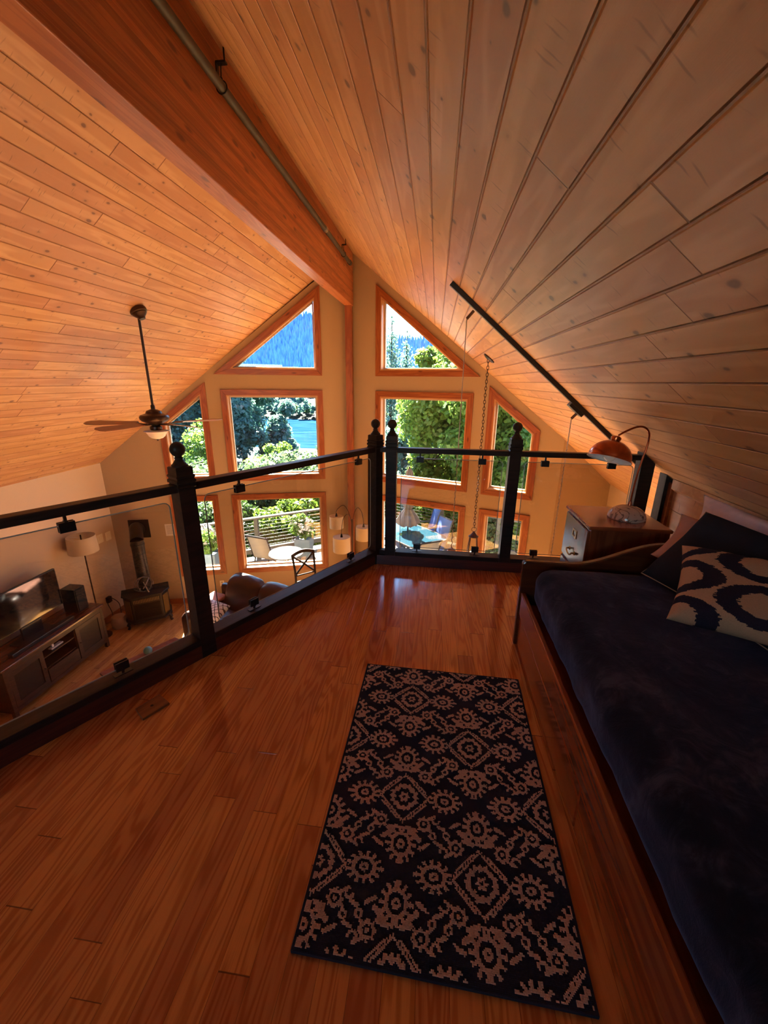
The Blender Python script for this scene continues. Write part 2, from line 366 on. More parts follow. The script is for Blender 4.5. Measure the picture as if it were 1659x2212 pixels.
# ------------------------------------------------------------------ house geometry
TX, TY = -1.41, 7.17                      # prow tip
RZ, SL, RX = 3.368, .823, -1.45           # ridge height, slope, ridge x
LZ = -2.58                                # living-room floor
A = math.atan(SL)
LWa, LWb = Vector((TX, TY)), Vector((-5.43, 6.03))
RWa, RWb = Vector((TX, TY)), Vector((1.83, 6.06))
RFb = Vector((2.647, 6.30))
YB = -3.4
def ceil_z(x): return RZ - SL * abs(x - RX)

# loft floor slab
ang = math.radians(30); dA = Vector((-math.sin(ang), -math.cos(ang), 0)); nA = Vector((-math.cos(ang), math.sin(ang), 0))
N2 = Vector((-.437, 3.075, 0)); N1 = N2 + dA * 1.5
N3 = Vector((-.311, 3.073, 0)); N4 = Vector((.594, 3.073, 0))
kinkA = N2 + nA * .055; endA = kinkA + dA * 7.4
slab = B().prism([(2.64, YB, -.30), (2.64, 3.125, -.30), (-.40, 3.125, -.30), (kinkA.x, kinkA.y, -.30), (endA.x, max(endA.y, YB), -.30)], (0, 0, .30))
struct(slab.make('floor_loft', M_floor))
lf = B().box(-5.43, 2.65, YB, 7.17, LZ - .2, LZ)
lf = B().prism([(-5.43, YB, LZ - .2), (2.647, YB, LZ - .2), (2.647, 6.30, LZ - .2), (1.83, 6.06, LZ - .2), (TX, TY, LZ - .2), (-5.43, 6.03, LZ - .2)], (0, 0, .2))
struct(lf.make('floor_living_room', M_floor2))
# roof slabs (local x down the slope, local y along the ridge, local z out)
def roof(side, mat, name):
    sgn = 1 if side == 'R' else -1
    ux = Vector((math.cos(A) * sgn, 0, -math.sin(A))); nrm = Vector((math.sin(A) * sgn, 0, math.cos(A)))
    M = Matrix(((ux.x, 0, nrm.x, RX), (0, 1, 0, 0), (ux.z, 0, nrm.z, RZ), (0, 0, 0, 1)))
    tou = lambda x: abs(x - RX) / math.cos(A)
    if side == 'R': pts = [(0, YB), (tou(2.9), YB), (tou(2.9), 6.75), (tou(1.83), 6.55), (0, 7.7)]
    else: pts = [(0, YB), (tou(-5.9), YB), (tou(-5.9), 6.4), (0, 7.7)]
    b = B().prism([(u, v, 0) for u, v in pts], (0, 0, .28)); o = b.make(name, mat, None, M, local=True); return struct(o)
roof('R', M_ceilR, 'ceiling_right'); roof('L', M_ceilL, 'ceiling_left')
# side, back and knee walls
def struct_box(name, mat, *a): return struct(B().box(*a).make(name, mat))
struct_box('wall_left', M_side, -5.58, -5.43, YB, 6.10, LZ, .13)
struct_box('wall_right', M_side, 2.647, 2.80, YB, 6.40, LZ, .02)
ADDED_BACKWINS = [[(-2.5, .95), (-.4, .95), (-.4, 2.05), (-2.5, 2.05)]]  # unseen rear window, added so sky light brightens the loft
def back_wall():
    bm = bmesh.new(); es = []
    for lp in [[(-5.43, LZ), (2.647, LZ), (2.647, ceil_z(2.647) + .03), (RX, RZ + .03), (-5.43, ceil_z(-5.43) + .03)]] + ADDED_BACKWINS:
        vs = [bm.verts.new((x, YB, z)) for x, z in lp]
        for i in range(len(vs)): es.append(bm.edges.new((vs[i], vs[(i + 1) % len(vs)])))
    bmesh.ops.triangle_fill(bm, use_beauty=True, use_dissolve=False, edges=es)
    for f in bm.faces:
        if f.normal.y < 0: f.normal_flip()
    me = bpy.data.meshes.new('wall_back'); bm.to_mesh(me); bm.free(); me.materials.append(M_side)
    o = bpy.data.objects.new('wall_back', me); C.objects.link(o); m = o.modifiers.new('thick', 'SOLIDIFY'); m.thickness = .15; m.offset = -1; struct(o)
back_wall()
kw = B().box(1.68, 1.72, YB, 3.03, 0, ceil_z(1.68) + .02); struct(kw.make('wall_knee', M_knee))
struct_box('trim_1', M_trim, 1.66, 1.685, 2.985, 3.03, .0, ceil_z(1.68) - .02)
b = B(); b.prism([(1.655, YB, ceil_z(1.655) - .005), (1.68, YB, ceil_z(1.655) - .005), (1.68, YB, .72), (1.655, YB, .74)], (0, 6.38, 0)); struct(b.make('trim_2', M_jamb))
# end walls with windows ------------------------------------------------
class Wall:
    def __init__(s, a, b): s.a = a; s.d = (b - a).normalized(); s.L = (b - a).length; s.n = Vector((s.d.y, -s.d.x)) if (Vector((s.d.y, -s.d.x)).y < 0) else Vector((-s.d.y, s.d.x))
    def p(s, t, z, out=0.0): q = s.a + s.d * t - s.n * out; return Vector((q.x, q.y, z))    # out: away from the room
WL, WR, WF = Wall(LWa, LWb), Wall(RWa, RWb), Wall(RWb, RFb)
def wins(side):
    k = .08 if side == 'L' else 0.0; sl = .793
    e = 3.105 if side == 'L' else 3.093
    return {
        'tri': [(.435 + k, 1.503), (2.165 + k, 1.503), (.435 + k, 2.858)],
        'mid': [(.437 + k, -.262), (2.09 + k, -.262), (2.09 + k, 1.270), (.437 + k, 1.270)],
        'side': [(2.315 + k, -.265), (e + k, -.265), (e + k, .769), (2.315 + k, 1.382)],
        'low': [(.437 + k, -2.03), (2.088 + k, -2.03), (2.088 + k, -.507), (.437 + k, -.507)],
        'lowside': [(2.315 + k, -2.03), (e + k, -2.03), (e + k, -.507), (2.315 + k, -.507)]}
def inset(poly, d):
    """inward offset of a convex polygon"""
    n = len(poly); P = [Vector(p) for p in poly]; c = sum(P, Vector((0, 0))) / n; out = []
    L = []
    for i in range(n):
        a, b = P[i], P[(i + 1) % n]; t = (b - a).normalized(); m = Vector((-t.y, t.x))
        if m.dot(c - a) < 0: m = -m
        L.append((a + m * d, t))
    for i in range(n):
        a, t = L[i - 1]; b, u = L[i]
        den = t.x * u.y - t.y * u.x; k = ((b.x - a.x) * u.y - (b.y - a.y) * u.x) / den; out.append(tuple(a + t * k))
    return out
def gable(W, name, polys, t0, t1):
    bm = bmesh.new()
    def ceilz(t): return ceil_z((W.a + W.d * t).x) + .03
    outer = [(t0, LZ), (t1, LZ), (t1, ceilz(t1)), (t0, ceilz(t0))]
    if t0 == 0: # ridge bends at RX: add the apex when it lies inside
        pass
    loops = [outer] + [inset(p, .085) for p in polys]
    es = []
    for lp in loops:
        vs = [bm.verts.new(W.p(a, z)) for a, z in lp]
        for i in range(len(vs)): es.append(bm.edges.new((vs[i], vs[(i + 1) % len(vs)])))
    bmesh.ops.triangle_fill(bm, use_beauty=True, use_dissolve=False, edges=es)
    bmesh.ops.recalc_face_normals(bm, faces=bm.faces[:])
    n3 = Vector((W.n.x, W.n.y, 0))
    for f in bm.faces:
        if f.normal.dot(n3) < 0: f.normal_flip()
    me = bpy.data.meshes.new(name); bm.to_mesh(me); bm.free(); me.materials.append(M_wall)
    o = bpy.data.objects.new(name, me); C.objects.link(o); m = o.modifiers.new('thick', 'SOLIDIFY'); m.thickness = .16; m.offset = -1; return struct(o)
wl, wr = wins('L'), wins('R')
gable(WL, 'wall_front_left', wl.values(), 0, WL.L); gable(WR, 'wall_front_right', wr.values(), 0, WR.L); gable(WF, 'wall_front_wing', [], 0, WF.L)
wcount = [0]
def window(W, poly):
    wcount[0] += 1; c = W.p(poly[0][0], poly[0][1]); M = frameM(c, (W.d.x, W.d.y, 0))
    root = bpy.data.objects.new('window_%d' % wcount[0], None); C.objects.link(root); place(root, M, None); struct(root)
    inn = inset(poly, .088); jam = inset(poly, .094); n3 = Vector((W.n.x, W.n.y, 0)); n = len(poly)
    for i in range(n):   # mitred casing boards, each its own piece
        j = (i + 1) % n
        q = [W.p(*poly[i]), W.p(*poly[j]), W.p(*inn[j]), W.p(*inn[i])]
        Mi = frameM(q[0], q[1] - q[0], n3)
        B().prism([p - n3 * .002 for p in q], n3 * .024).make('window_casing', M_trim, root, Mi, .003)
    # jamb lining, sash, pane
    for i in range(n):
        j = (i + 1) % n; q0, q1 = W.p(*inn[i]), W.p(*inn[j]); Mi = frameM(q0, q1 - q0, n3); nm = 'window_sill' if (poly[i][1] == poly[j][1] and poly[i][1] == min(p[1] for p in poly)) else 'window_jamb'
        ji, jj = W.p(*jam[i]), W.p(*jam[j]); ins = inset(poly, .105); a, b_ = W.p(*ins[i]), W.p(*ins[j])
        B().prism([q0 + n3 * .018, q1 + n3 * .018, b_ + n3 * .018, a + n3 * .018], -n3 * .125).make(nm, M_jamb, root, Mi)
    s1, s2 = inset(poly, .106), inset(poly, .128)
    B().frame([W.p(a, z, .085) for a, z in s1], [W.p(a, z, .085) for a, z in s2], -n3 * .045).make('window_sash', M_sash, root, bevel=.003)
    B().prism([W.p(a, z, .104) for a, z in inset(poly, .120)], -n3 * .006).make('window_pane', M_pane, root)
for W, d in ((WL, wl), (WR, wr)):
    for p in d.values(): window(W, p)
for pl_ in ADDED_BACKWINS:  # casing, sash and pane of the added rear window
    wcount[0] += 1; root = bpy.data.objects.new('window_%d' % wcount[0], None); C.objects.link(root); place(root, Matrix.Translation((pl_[0][0], YB, pl_[0][1])), None); struct(root)
    B().frame([(x, YB + .02, z) for x, z in inset(pl_, -.08)], [(x, YB + .02, z) for x, z in inset(pl_, .01)], (0, -.02, 0)).make('window_casing', M_trim, root)
    B().frame([(x, YB - .06, z) for x, z in inset(pl_, .002)], [(x, YB - .06, z) for x, z in inset(pl_, .04)], (0, -.04, 0)).make('window_sash', M_sash, root)
    B().prism([(x, YB - .08, z) for x, z in inset(pl_, .038)], (0, -.006, 0)).make('window_pane', M_pane, root)
# ridge beam, post, baseboards
bm_ = B().box(RX - .065, RX + .07, YB, 7.12, 2.565, ceil_z(RX + .07) + .02)
Mb = frameM((RX, YB, 2.9), (0, 1, 0)); o = B(); o.v = bm_.v; o.f = bm_.f; o.sm = bm_.sm
beam = o.make('ridge_beam', M_beam, None, Mb, .006); tag(beam, 'deep reddish laminated timber beam running along the peak of the ceiling', 'beam')
struct(board('ridge_post', (RX, 7.085, LZ), (RX, 7.085, 2.565), .11, .10, M_post, None, .004, (0, 1, 0)))  # knotty timber post under the ridge beam, not a trim board
def baseb(name, a, b): return struct(board(name, (a[0], a[1], LZ + .05), (b[0], b[1], LZ + .05), .018, .10, M_trim))
nL = WL.n * .012; baseb('baseboard_front_left', WL.a + nL, WL.b + nL if hasattr(WL, 'b') else LWb + nL); nR = WR.n * .012
baseb('baseboard_front_right', RWa + nR, RWb + nR); baseb('baseboard_left', (-5.42, YB), (-5.42, 6.0))

# ------------------------------------------------------------------ railing
railA = thing('loft_railing', (N1.x, N1.y, 0), 'black railing with glass slanting along the left floor edge, with the biggest newel post', 'railing')
railB = thing('loft_railing', (.6, 3.073, 0), 'black railing with glass straight across the far floor edge, behind the daybed', 'railing')
def newel(par, c, rot, zsh):
    """square post with turned rings and a ball finial; zsh = shoulder height"""
    M = Matrix.Translation((c[0], c[1], 0)) @ Matrix.Rotation(rot, 4, 'Z'); a = .0425; h = zsh; b = B()
    prof = [(.001, a - .002), (h - .100, a - .002), (h - .096, a + .003), (h - .088, a + .003), (h - .084, a - .001), (h - .078, a - .001), (h - .074, a + .004), (h - .062, a + .004), (h - .058, a - .001), (h - .052, a - .001), (h - .048, a + .003), (h - .040, a + .003), (h - .036, a - .002), (h - .004, a - .002), (h, a - .006)]
    vs = []; fs = []
    for z, w in prof: vs += [(-w, -w, z), (w, -w, z), (w, w, z), (-w, w, z)]
    for i in range(len(prof) - 1):
        for k in range(4): fs.append((i * 4 + k, i * 4 + (k + 1) % 4, i * 4 + 4 + (k + 1) % 4, i * 4 + 4 + k))
    fs += [(3, 2, 1, 0), tuple(len(vs) - 4 + i for i in range(4))]
    b.add(vs, fs); t = b.make('newel_post', M_rail, par, M, local=True)
    b = B(); r = .035
    b.lathe((0, 0, h), [(.036, 0), (.037, .008), (.030, .014), (.020, .028), (.0165, .036), (.019, .038), (.019, .042), (.015, .045)] + [(max(.004, r * math.sin(PI * k / 12)), .045 + r - r * math.cos(PI * k / 12)) for k in range(2, 13)], 24)
    b.make('ball_finial', M_rail, t, M, local=True); return t
rA = math.atan2(dA.y, dA.x)
newel(railA, N1, rA, 1.035); newel(railA, N2, rA, 1.045); newel(railB, N3, 0, 1.045); newel(railB, N4, 0, 1.045)
def colpost(x0, x1, label):
    b = B(); pts = [(x0, 3.03, 0), (x1, 3.03, 0), (x1, 3.03, ceil_z(x1) - .004), (x0, 3.03, ceil_z(x0) - .004)]
    b.prism(pts, (0, .095, 0)); o = b.make('wall_post', M_rail, None, Matrix.Translation((x0, 3.03, 0)), .002); tag(o, label, 'post'); return o
colpost(1.455, 1.545, 'plain black square post ending the far railing, cut off by the sloping ceiling')
colpost(1.635, 1.70, 'short plain black post against the plank knee wall, under the sloping ceiling')
def railbar(par, name, a, b, z, w, h, mat=M_rail, bev=.004): return board(name, (a[0], a[1], z), (b[0], b[1], z), w, h, mat, par, bev)
e4 = Vector((.0425, 0, 0)); A2end = N1 + dA * 1.9
for nm, z, w, h in (('top_rail', .936, .062, .038), ('bottom_rail', .101, .095, .036)):
    railbar(railA, nm, N2 + dA * .04, N1 - dA * .04, z, w, h); railbar(railA, nm, N1 + dA * .04, A2end, z, w, h)
    railbar(railB, nm, N3 + e4, N4 - e4, z, w, h); railbar(railB, nm, N4 + e4, Vector((1.454 if z > .5 else 1.63, 3.073, 0)), z, w, h)
    railbar(railB, nm, N2 + e4 * .9, N3 - e4 * .9, z, .05, h)
# curb under the rails
def curb(par, pts):
    b = B(); P = [Vector(p) for p in pts]; b.prism([(p.x, p.y, .001) for p in P], (0, 0, .081)); b.make('curb_board', M_curb, par, frameM(P[0], P[1] - P[0]), .002)
kk = -nA * .047
c2 = Vector((-.425, 3.030, 0))
curb(railA, [c2, A2end + kk, A2end - kk, Vector((-.46, 3.115, 0))])
curb(railB, [Vector((1.66, 3.030, 0)), c2 + Vector((.002, 0, 0)), Vector((-.458, 3.115, 0)), Vector((1.66, 3.115, 0))])
def gpanel(par, p0, p1, z0, z1, clips):
    """rounded glass sheet with clips: list of (distance, top?)"""
    p0, p1 = Vector(p0), Vector(p1); d = (p1 - p0).normalized(); L = (p1 - p0).length; n = d.cross(Vector((0, 0, 1)))
    r = .03; pts = []
    for cx, cz, a0 in ((L - r, z1 - r, 0), (r, z1 - r, 90), (r, z0 + r, 180), (L - r, z0 + r, 270)):
        for k in range(6): a = math.radians(a0 + 18 * k); pts.append(p0 + d * (cx + r * math.cos(a)) + Vector((0, 0, cz + r * math.sin(a))))
    b = B(); b.prism([q + n * .003 for q in pts], -n * .006); gp_ = b.make('glass_panel', M_rglass, par, frameM(p0, d)); b = B(); b.tube(pts, .0030, 6, closed=True); b.make('polished_edge', plain('polished_glass_edge', (.42, .44, .38), .2, spec=.8), gp_, parent_world(gp_))
    for s, top in clips:
        q = p0 + d * s; q.z = (z1 - .008) if top else (z0 + .012); Mq = frameM(q, d)
        gap = (.917 - q.z) if top else (q.z - .119)
        b = B(); b.box(-.028, .028, .0035, .013, -.021, .021); b.box(-.028, .028, -.013, -.0035, -.021, .021)
        if top: b.box(-.006, .006, -.0125, .0125, .0205, .026); b.box(-.0055, .0055, -.0055, .0055, .024, gap)
        else: b.box(-.006, .006, -.0125, .0125, -.026, -.0205); b.box(-.0055, .0055, -.0055, .0055, -gap, -.024)
        cl_ = b.make('glass_clip', M_black, par, Mq, .0015, local=True)
        b = B(); zz = gap if top else -gap; b.box(-.038, .038, -.012, .012, zz - (.003 if top else 0), zz + (0 if top else .003)); b.make('mounting_plate', M_black, cl_, Mq, local=True)
LA = 1.5
def onA(t, off=0.0): q = N2 + dA * t + nA * off; return q
gpanel(railA, onA(LA - .10), onA(.06), .150, .875, [(.205, True), (1.20, True), (.225, False), (1.10, False)])
gpanel(railA, A2end, onA(LA + .075), .150, .875, [(1.42, True), (1.50, False)])
gpanel(railB, (-.235, 3.073, 0), (.515, 3.073, 0), .150, .875, [(.14, True), (.60, True), (.14, False), (.60, False)])
gpanel(railB, (.675, 3.073, 0), (1.425, 3.073, 0), .150, .875, [(.14, True), (.60, True), (.14, False)])

# ------------------------------------------------------------------ rug (every knot a small face)
def hsh(i, j): return (math.sin(i * 12.9898 + j * 78.233) * 43758.5453) % 1.0
def seg(px, py, ax, ay, bx, by):
    dx, dy = bx - ax, by - ay; t = max(0, min(1, ((px - ax) * dx + (py - ay) * dy) / (dx * dx + dy * dy))); return math.hypot(px - ax - t * dx, py - ay - t * dy)
def rugpat(u, v):
    """1 = tan pile, 0 = navy ground; medallions on a staggered lattice, unit = 1 cell"""
    PX, PY = .496, .474
    best = 9; cx = cy = 0
    for k in range(2):
        ox, oy = (-.044 + k * PX / 2, 1.085 + k * PY / 2)
        a = round((u - ox) / PX); b_ = round((v - oy) / PY); x = u - ox - a * PX; y = v - oy - b_ * PY
        d = abs(x) / PX + abs(y) / PY
        if d < best: best = d; cx, cy = x, y
    x, y = cx, cy; ax, ay = abs(x), abs(y); r = math.hypot(x, y); th = math.atan2(y, x)
    # centre flower, octagonal ring
    if r < .006: return 0
    if r < .0155 + .004 * math.cos(6 * th): return 1
    ro = max(ax, ay, (ax + ay) * .74)
    if .0335 < ro < .0475 + .003 * math.cos(16 * th): return 1
    if .0335 > ro > .030 and math.cos(8 * th) > .3: return 1
    # diamond lines
    dm = ax + ay
    if .0795 < dm < .087: return 1
    if .094 < dm < .1015 and (ax < .078 and ay < .078): return 1
    if abs(dm - .0905) < .004 and ((ax * 140) % 1) < .4: return 1
    # side eyes
    def eye(ex, ey, px, py, tall):
        qx, qy = (px - ex) , (py - ey); s = .82 if tall else 1.0; qx2 = qx / (1.0 if tall else 1.15); qy2 = qy / (1.15 if tall else .92)
        q = math.hypot(qx2, qy2); t = math.atan2(qy2, qx2)
        if q < .0045: return 0
        if q < .013: return 1
        if .0235 < q < .0335: return 1
        if .0335 <= q < .049 and math.cos(13 * t) > .12: return 1
        return 0
    if eye(.142, 0, ax, ay, False): return 1
    if seg(ax, ay, .193, 0, .200, 0) < .006: return 1
    # palmettes above and below
    if eye(0, .158, ax, ay, True): return 1 if not (ay > .158 and ax < .004) else 1
    for k in range(5):
        t = math.radians(20 + 35 * k - 0); 
    if seg(ax, ay, .030, .118, .060, .140) < .0075 or seg(ax, ay, .018, .105, .046, .112) < .007: return 1
    # diagonal rosettes and scrolls
    q = math.hypot(ax - .072, ay - .088)
    if q < .006 or .013 < q < .0215: return 1
    if .0215 <= q < .026 and math.cos(8 * math.atan2(ay - .088, ax - .072)) > .3: return 1
    q = math.hypot(ax - .112, ay - .070)
    if .008 < q < .0155 and not (ay < .068 and ax > .112): return 1
    q = math.hypot(ax - .102, ay - .122)
    if .006 < q < .0125: return 1
    if seg(ax, ay, .090, .098, .099, .112) < .0048 or seg(ax, ay, .086, .070, .100, .062) < .0048 or seg(ax, ay, .120, .090, .140, .098) < .0055: return 1
    if seg(ax, ay, .060, .165, .088, .150) < .006: return 1
    return 0
def make_rug():
    P = [Vector((-.290, 1.784, 0)), Vector((.478, 1.767, 0)), Vector((.452, .612, 0)), Vector((-.308, .634, 0))]
    nx, ny = 190, 288; t = thing('area_rug', (.083, 1.2, 0), 'small navy rug with tan loop-pile medallions on the oak floor beside the daybed', 'rug')
    vs = []; fs = []; mi = []; H = .012
    pat = [[0] * nx for _ in range(ny)]
    for j in range(ny):
        for i in range(nx):
            a, b_ = (i + .5) / nx, (j + .5) / ny
            u = P[0].lerp(P[1], a).lerp(P[3].lerp(P[2], a), b_)
            jx = (hsh(i, j) - .5) * .0028; jy = (hsh(j, i) - .5) * .0028
            edge = min(a, 1 - a) * .767 < .010 or min(b_, 1 - b_) * 1.15 < .008
            pat[j][i] = 0 if edge else rugpat(u.x + jx, u.y + jy)
    for j in range(ny):
        for i in range(nx):
            def pt(a, b_): return P[0].lerp(P[1], a / nx).lerp(P[3].lerp(P[2], a / nx), b_ / ny)
            k = len(vs); h = H + (.0030 if pat[j][i] else 0) + .0012 * hsh(i * 3 + 1, j); c = pt(i + .5, j + .5)
            q = [pt(i, j), pt(i + 1, j), pt(i + 1, j + 1), pt(i, j + 1)]
            vs += [(p.x, p.y, h - .0022) for p in q] + [(c.x, c.y, h + .001)]
            for m in range(4): fs.append((k + m, k + (m + 1) % 4, k + 4)); mi.append(pat[j][i])
    b = B(); b.add([tuple(Vector(v) - Vector((.083, 1.2, 0))) for v in vs], fs)
    me = bpy.data.meshes.new('pile'); me.from_pydata(b.v, [], b.f)
    navy = plain('rug_navy_yarn', (.020, .024, .052), .95, spec=.1, var=.5, scale=260); tan = plain('rug_tan_yarn', (.66, .42, .28), .95, spec=.1, var=.25, scale=200)
    me.materials.append(navy); me.materials.append(tan); me.polygons.foreach_set('material_index', mi); me.update()
    n_ = sum(1 for p in me.polygons if p.normal.z < 0)
    if n_ > len(me.polygons) / 2: me.flip_normals()
    o = bpy.data.objects.new('pile', me); C.objects.link(o); place(o, parent_world(t), t)
    b = B(); b.prism([(p.x, p.y, .001) for p in P], (0, 0, H - .001)); b.make('backing', plain('rug_black_backing', (.012, .012, .018), .95), t)
make_rug()

# ------------------------------------------------------------------ daybed
BX0, BX1, BY1, BY0 = .515, 1.64, 2.115, -.35
bed = thing('daybed', (1.08, 1.0, 0), 'reddish cherry wood daybed with drawer base along the knee wall', 'bed')
def prof_board(y0, y1, name):
    pts = [(BX0 - .008, 0), (BX0 - .008, .505), (BX0 + .004, .519)]
    xs = np.linspace(0, 1, 24)
    for a in xs:
        x = .76 + (1.20 - .76) * a; s = a * a * (3 - 2 * a); pts.append((x, .519 + .135 * s))
    pts += [(1.40, .660), (1.60, .655), (BX1, .64), (BX1, 0)]
    b = B(); b.prism([(x, y0, z) for x, z in pts], (0, y1 - y0, 0)); b.make(name, M_cherry_shaded, bed, bevel=.006)
prof_board(BY1 - .035, BY1, 'footboard')
def bedbox(name, mat, *a, bevel=.003): return B().box(*a).make(name, mat, bed, Matrix.Translation((a[0], (a[2] + a[3]) / 2, a[4])), bevel)
YF = BY1 - .036
bedbox('side_rail', M_cherry, BX0, BX0 + .025, BY0, YF, .205, .335, bevel=.006)
for i, (y0, y1) in enumerate(((1.05, YF - .004), (.06, 1.046), (BY0, .056))):
    d = B().box(BX0 + .006, BX0 + .026, y0, y1, .018, .196).make('drawer_front', M_cherry, bed, Matrix.Translation((BX0, (y0 + y1) / 2, .02)), .005)
    b = B(); ym = (y0 + y1) / 2; b.box(BX0 + .002, BX0 + .012, ym - .16, ym + .16, .183, .197); b.make('finger_grip', M_cherry, d, parent_world(d), .003)
bedbox('base_plinth', M_cherry, BX0 + .03, BX1, BY0, YF, .003, .262)
bedbox('far_rail', M_cherry, BX1 - .03, BX1, BY0, YF, .30, .42)
# mattress under a plush dark blanket
t = NT('navy_plush'); o_ = t.obj(); n1 = t.noise(o_, 2.6, 3, .6, 1.6); n2 = t.noise(o_, 11, 4, .65, 2.5); fz = t.noise(o_, 380, 2)
f = t.math('ADD', t.math('MULTIPLY', n1, .65), t.math('MULTIPLY', n2, .35)); col = t.ramp(f, [(.36, (.002, .002, .004)), (.46, (.004, .004, .007)), (.53, (.012, .012, .018)), (.64, (.042, .041, .054))])
bs = t.bsdf(col, .95, 0, .15, t.bump(t.math('ADD', t.math('MULTIPLY', fz, .25), n2), .35, .006)); bs.inputs['Sheen Weight'].default_value = .35; bs.inputs['Sheen Roughness'].default_value = .45; bs.inputs['Sheen Tint'].default_value = (.35, .35, .55, 1)
M_plush = t.m
def blanket_fn(cx, cy):
    def fn(p):
        q = Vector(p); wx, wy = p.x + cx, p.y + cy; topf = max(0, min(1, (p.z + .02) / .08))
        q.z += topf * (.010 * noise.noise(Vector((wx * 3, wy * 3, 0))) + .006 * noise.noise(Vector((wx * 11, wy * 7, 3))))
        side = 1 if p.x < -.40 else 0
        if side: q.x += .010 * noise.noise(Vector((wy * 6, p.z * 5, 1))) + .007 * noise.noise(Vector((wy * 23, p.z * 3, 2)))
        return q
    return fn
b = B(); cx, cy = 1.090, (BY0 + YF) / 2; b.rbox((cx, cy, .395), (1.05, YF - BY0 - .02, .24), .085, 60, fn=blanket_fn(cx, cy))
tag(b.make('plush_blanket', M_plush, None, Matrix.Translation((cx, cy, .40))), 'dark navy plush blanket covering the daybed mattress', 'blanket')

# ------------------------------------------------------------------ pillows
def pillow(name, BL, BR, TR, TL, th, mat, label, n=40, pinch=.10, wav=.0, colfn=None, cat='pillow', piping=None, sag=0.0):
    BL, BR, TR, TL = map(Vector, (BL, BR, TR, TL)); N = (BR - BL).cross(TL - BL).normalized(); c = (BL + BR + TR + TL) / 4
    vs = []; fs = []; cols = []
    def pt(a, b_, sg):
        x, y = a * 2 - 1, b_ * 2 - 1
        e = 1 - pinch * (1 - y * y) * (x * x) ; e2 = 1 - pinch * (1 - x * x) * (y * y)
        x2, y2 = x * e, y * e2
        p = BL.lerp(BR, (x2 + 1) / 2).lerp(TL.lerp(TR, (x2 + 1) / 2), (y2 + 1) / 2)
        h = th * (max(0, (1 - x ** 4)) * max(0, (1 - y ** 4))) ** .55
        h *= 1 + wav * nz((x * 2 + c.x * 9, y * 2, sg))
        return p + N * sg * h + Vector((0, 0, -sag * (1 - y * y) * 0))
    for sg in (1, -1):
        for j in range(n + 1):
            for i in range(n + 1): vs.append(pt(i / n, j / n, sg)); cols.append((i / n, j / n))
    K = (n + 1) ** 2
    for j in range(n):
        for i in range(n):
            a = j * (n + 1) + i; fs.append((a, a + 1, a + n + 2, a + n + 1)); fs.append((K + a, K + a + n + 1, K + a + n + 2, K + a + 1))
    M = Matrix(((*( (BR - BL).normalized()),), (*(N.cross((BR - BL).normalized())),), (*N,))).transposed().to_4x4(); M.translation = c
    b = B(); b.add(vs, fs, True)
    me = bpy.data.meshes.new(name); Mi = M.inverted(); me.from_pydata([tuple(Mi @ Vector(v)) for v in vs], [], fs); me.update(); me.polygons.foreach_set('use_smooth', [True] * len(fs))
    bm = bmesh.new(); bm.from_mesh(me); bmesh.ops.remove_doubles(bm, verts=bm.verts[:], dist=1e-5); bmesh.ops.recalc_face_normals(bm, faces=bm.faces[:])
    if colfn: pass
    bm.to_mesh(me); bm.free()
    if isinstance(mat, (list, tuple)):
        for m in mat: me.materials.append(m)
        hw, hh = (BR - BL).length / 2, (TL - BL).length / 2
        for p in me.polygons: cc = p.center; p.material_index = colfn((cc.x / hw + 1) / 2, (cc.y / hh + 1) / 2)
    else: me.materials.append(mat)
    o = bpy.data.objects.new(name, me); C.objects.link(o); place(o, M, None); tag(o, label, cat)
    if piping:
        path = []
        for k in range(n): path.append((k / n, 0))
        for k in range(n): path.append((1, k / n))
        for k in range(n): path.append((1 - k / n, 1))
        for k in range(n): path.append((0, 1 - k / n))
        b = B(); b.tube([pt(a, b_, 0) for a, b_ in path], .0028, 6, closed=True); b.make('piping', piping, o, M)
    return o
M_pblack = plain('black_navy_cotton', (.012, .014, .022), .9, spec=.15, var=.25, scale=90, bump=.1)
M_pink = plain('dusty_pink_cotton', (.50, .30, .25), .9, spec=.15, var=.1, scale=40, bump=.15)
M_mauve = plain('pale_mauve_cotton', (.72, .58, .56), .9, spec=.15, var=.12, scale=30, bump=.2)
M_ptan = plain('cushion_tan_weave', (.46, .27, .15), .95, spec=.1, var=.18, scale=220, bump=.2)
M_pnavy = plain('cushion_charcoal_weave', (.022, .018, .028), .95, spec=.1, var=.4, scale=260, bump=.2)
M_piping = plain('tan_piping', (.35, .24, .15), .8)
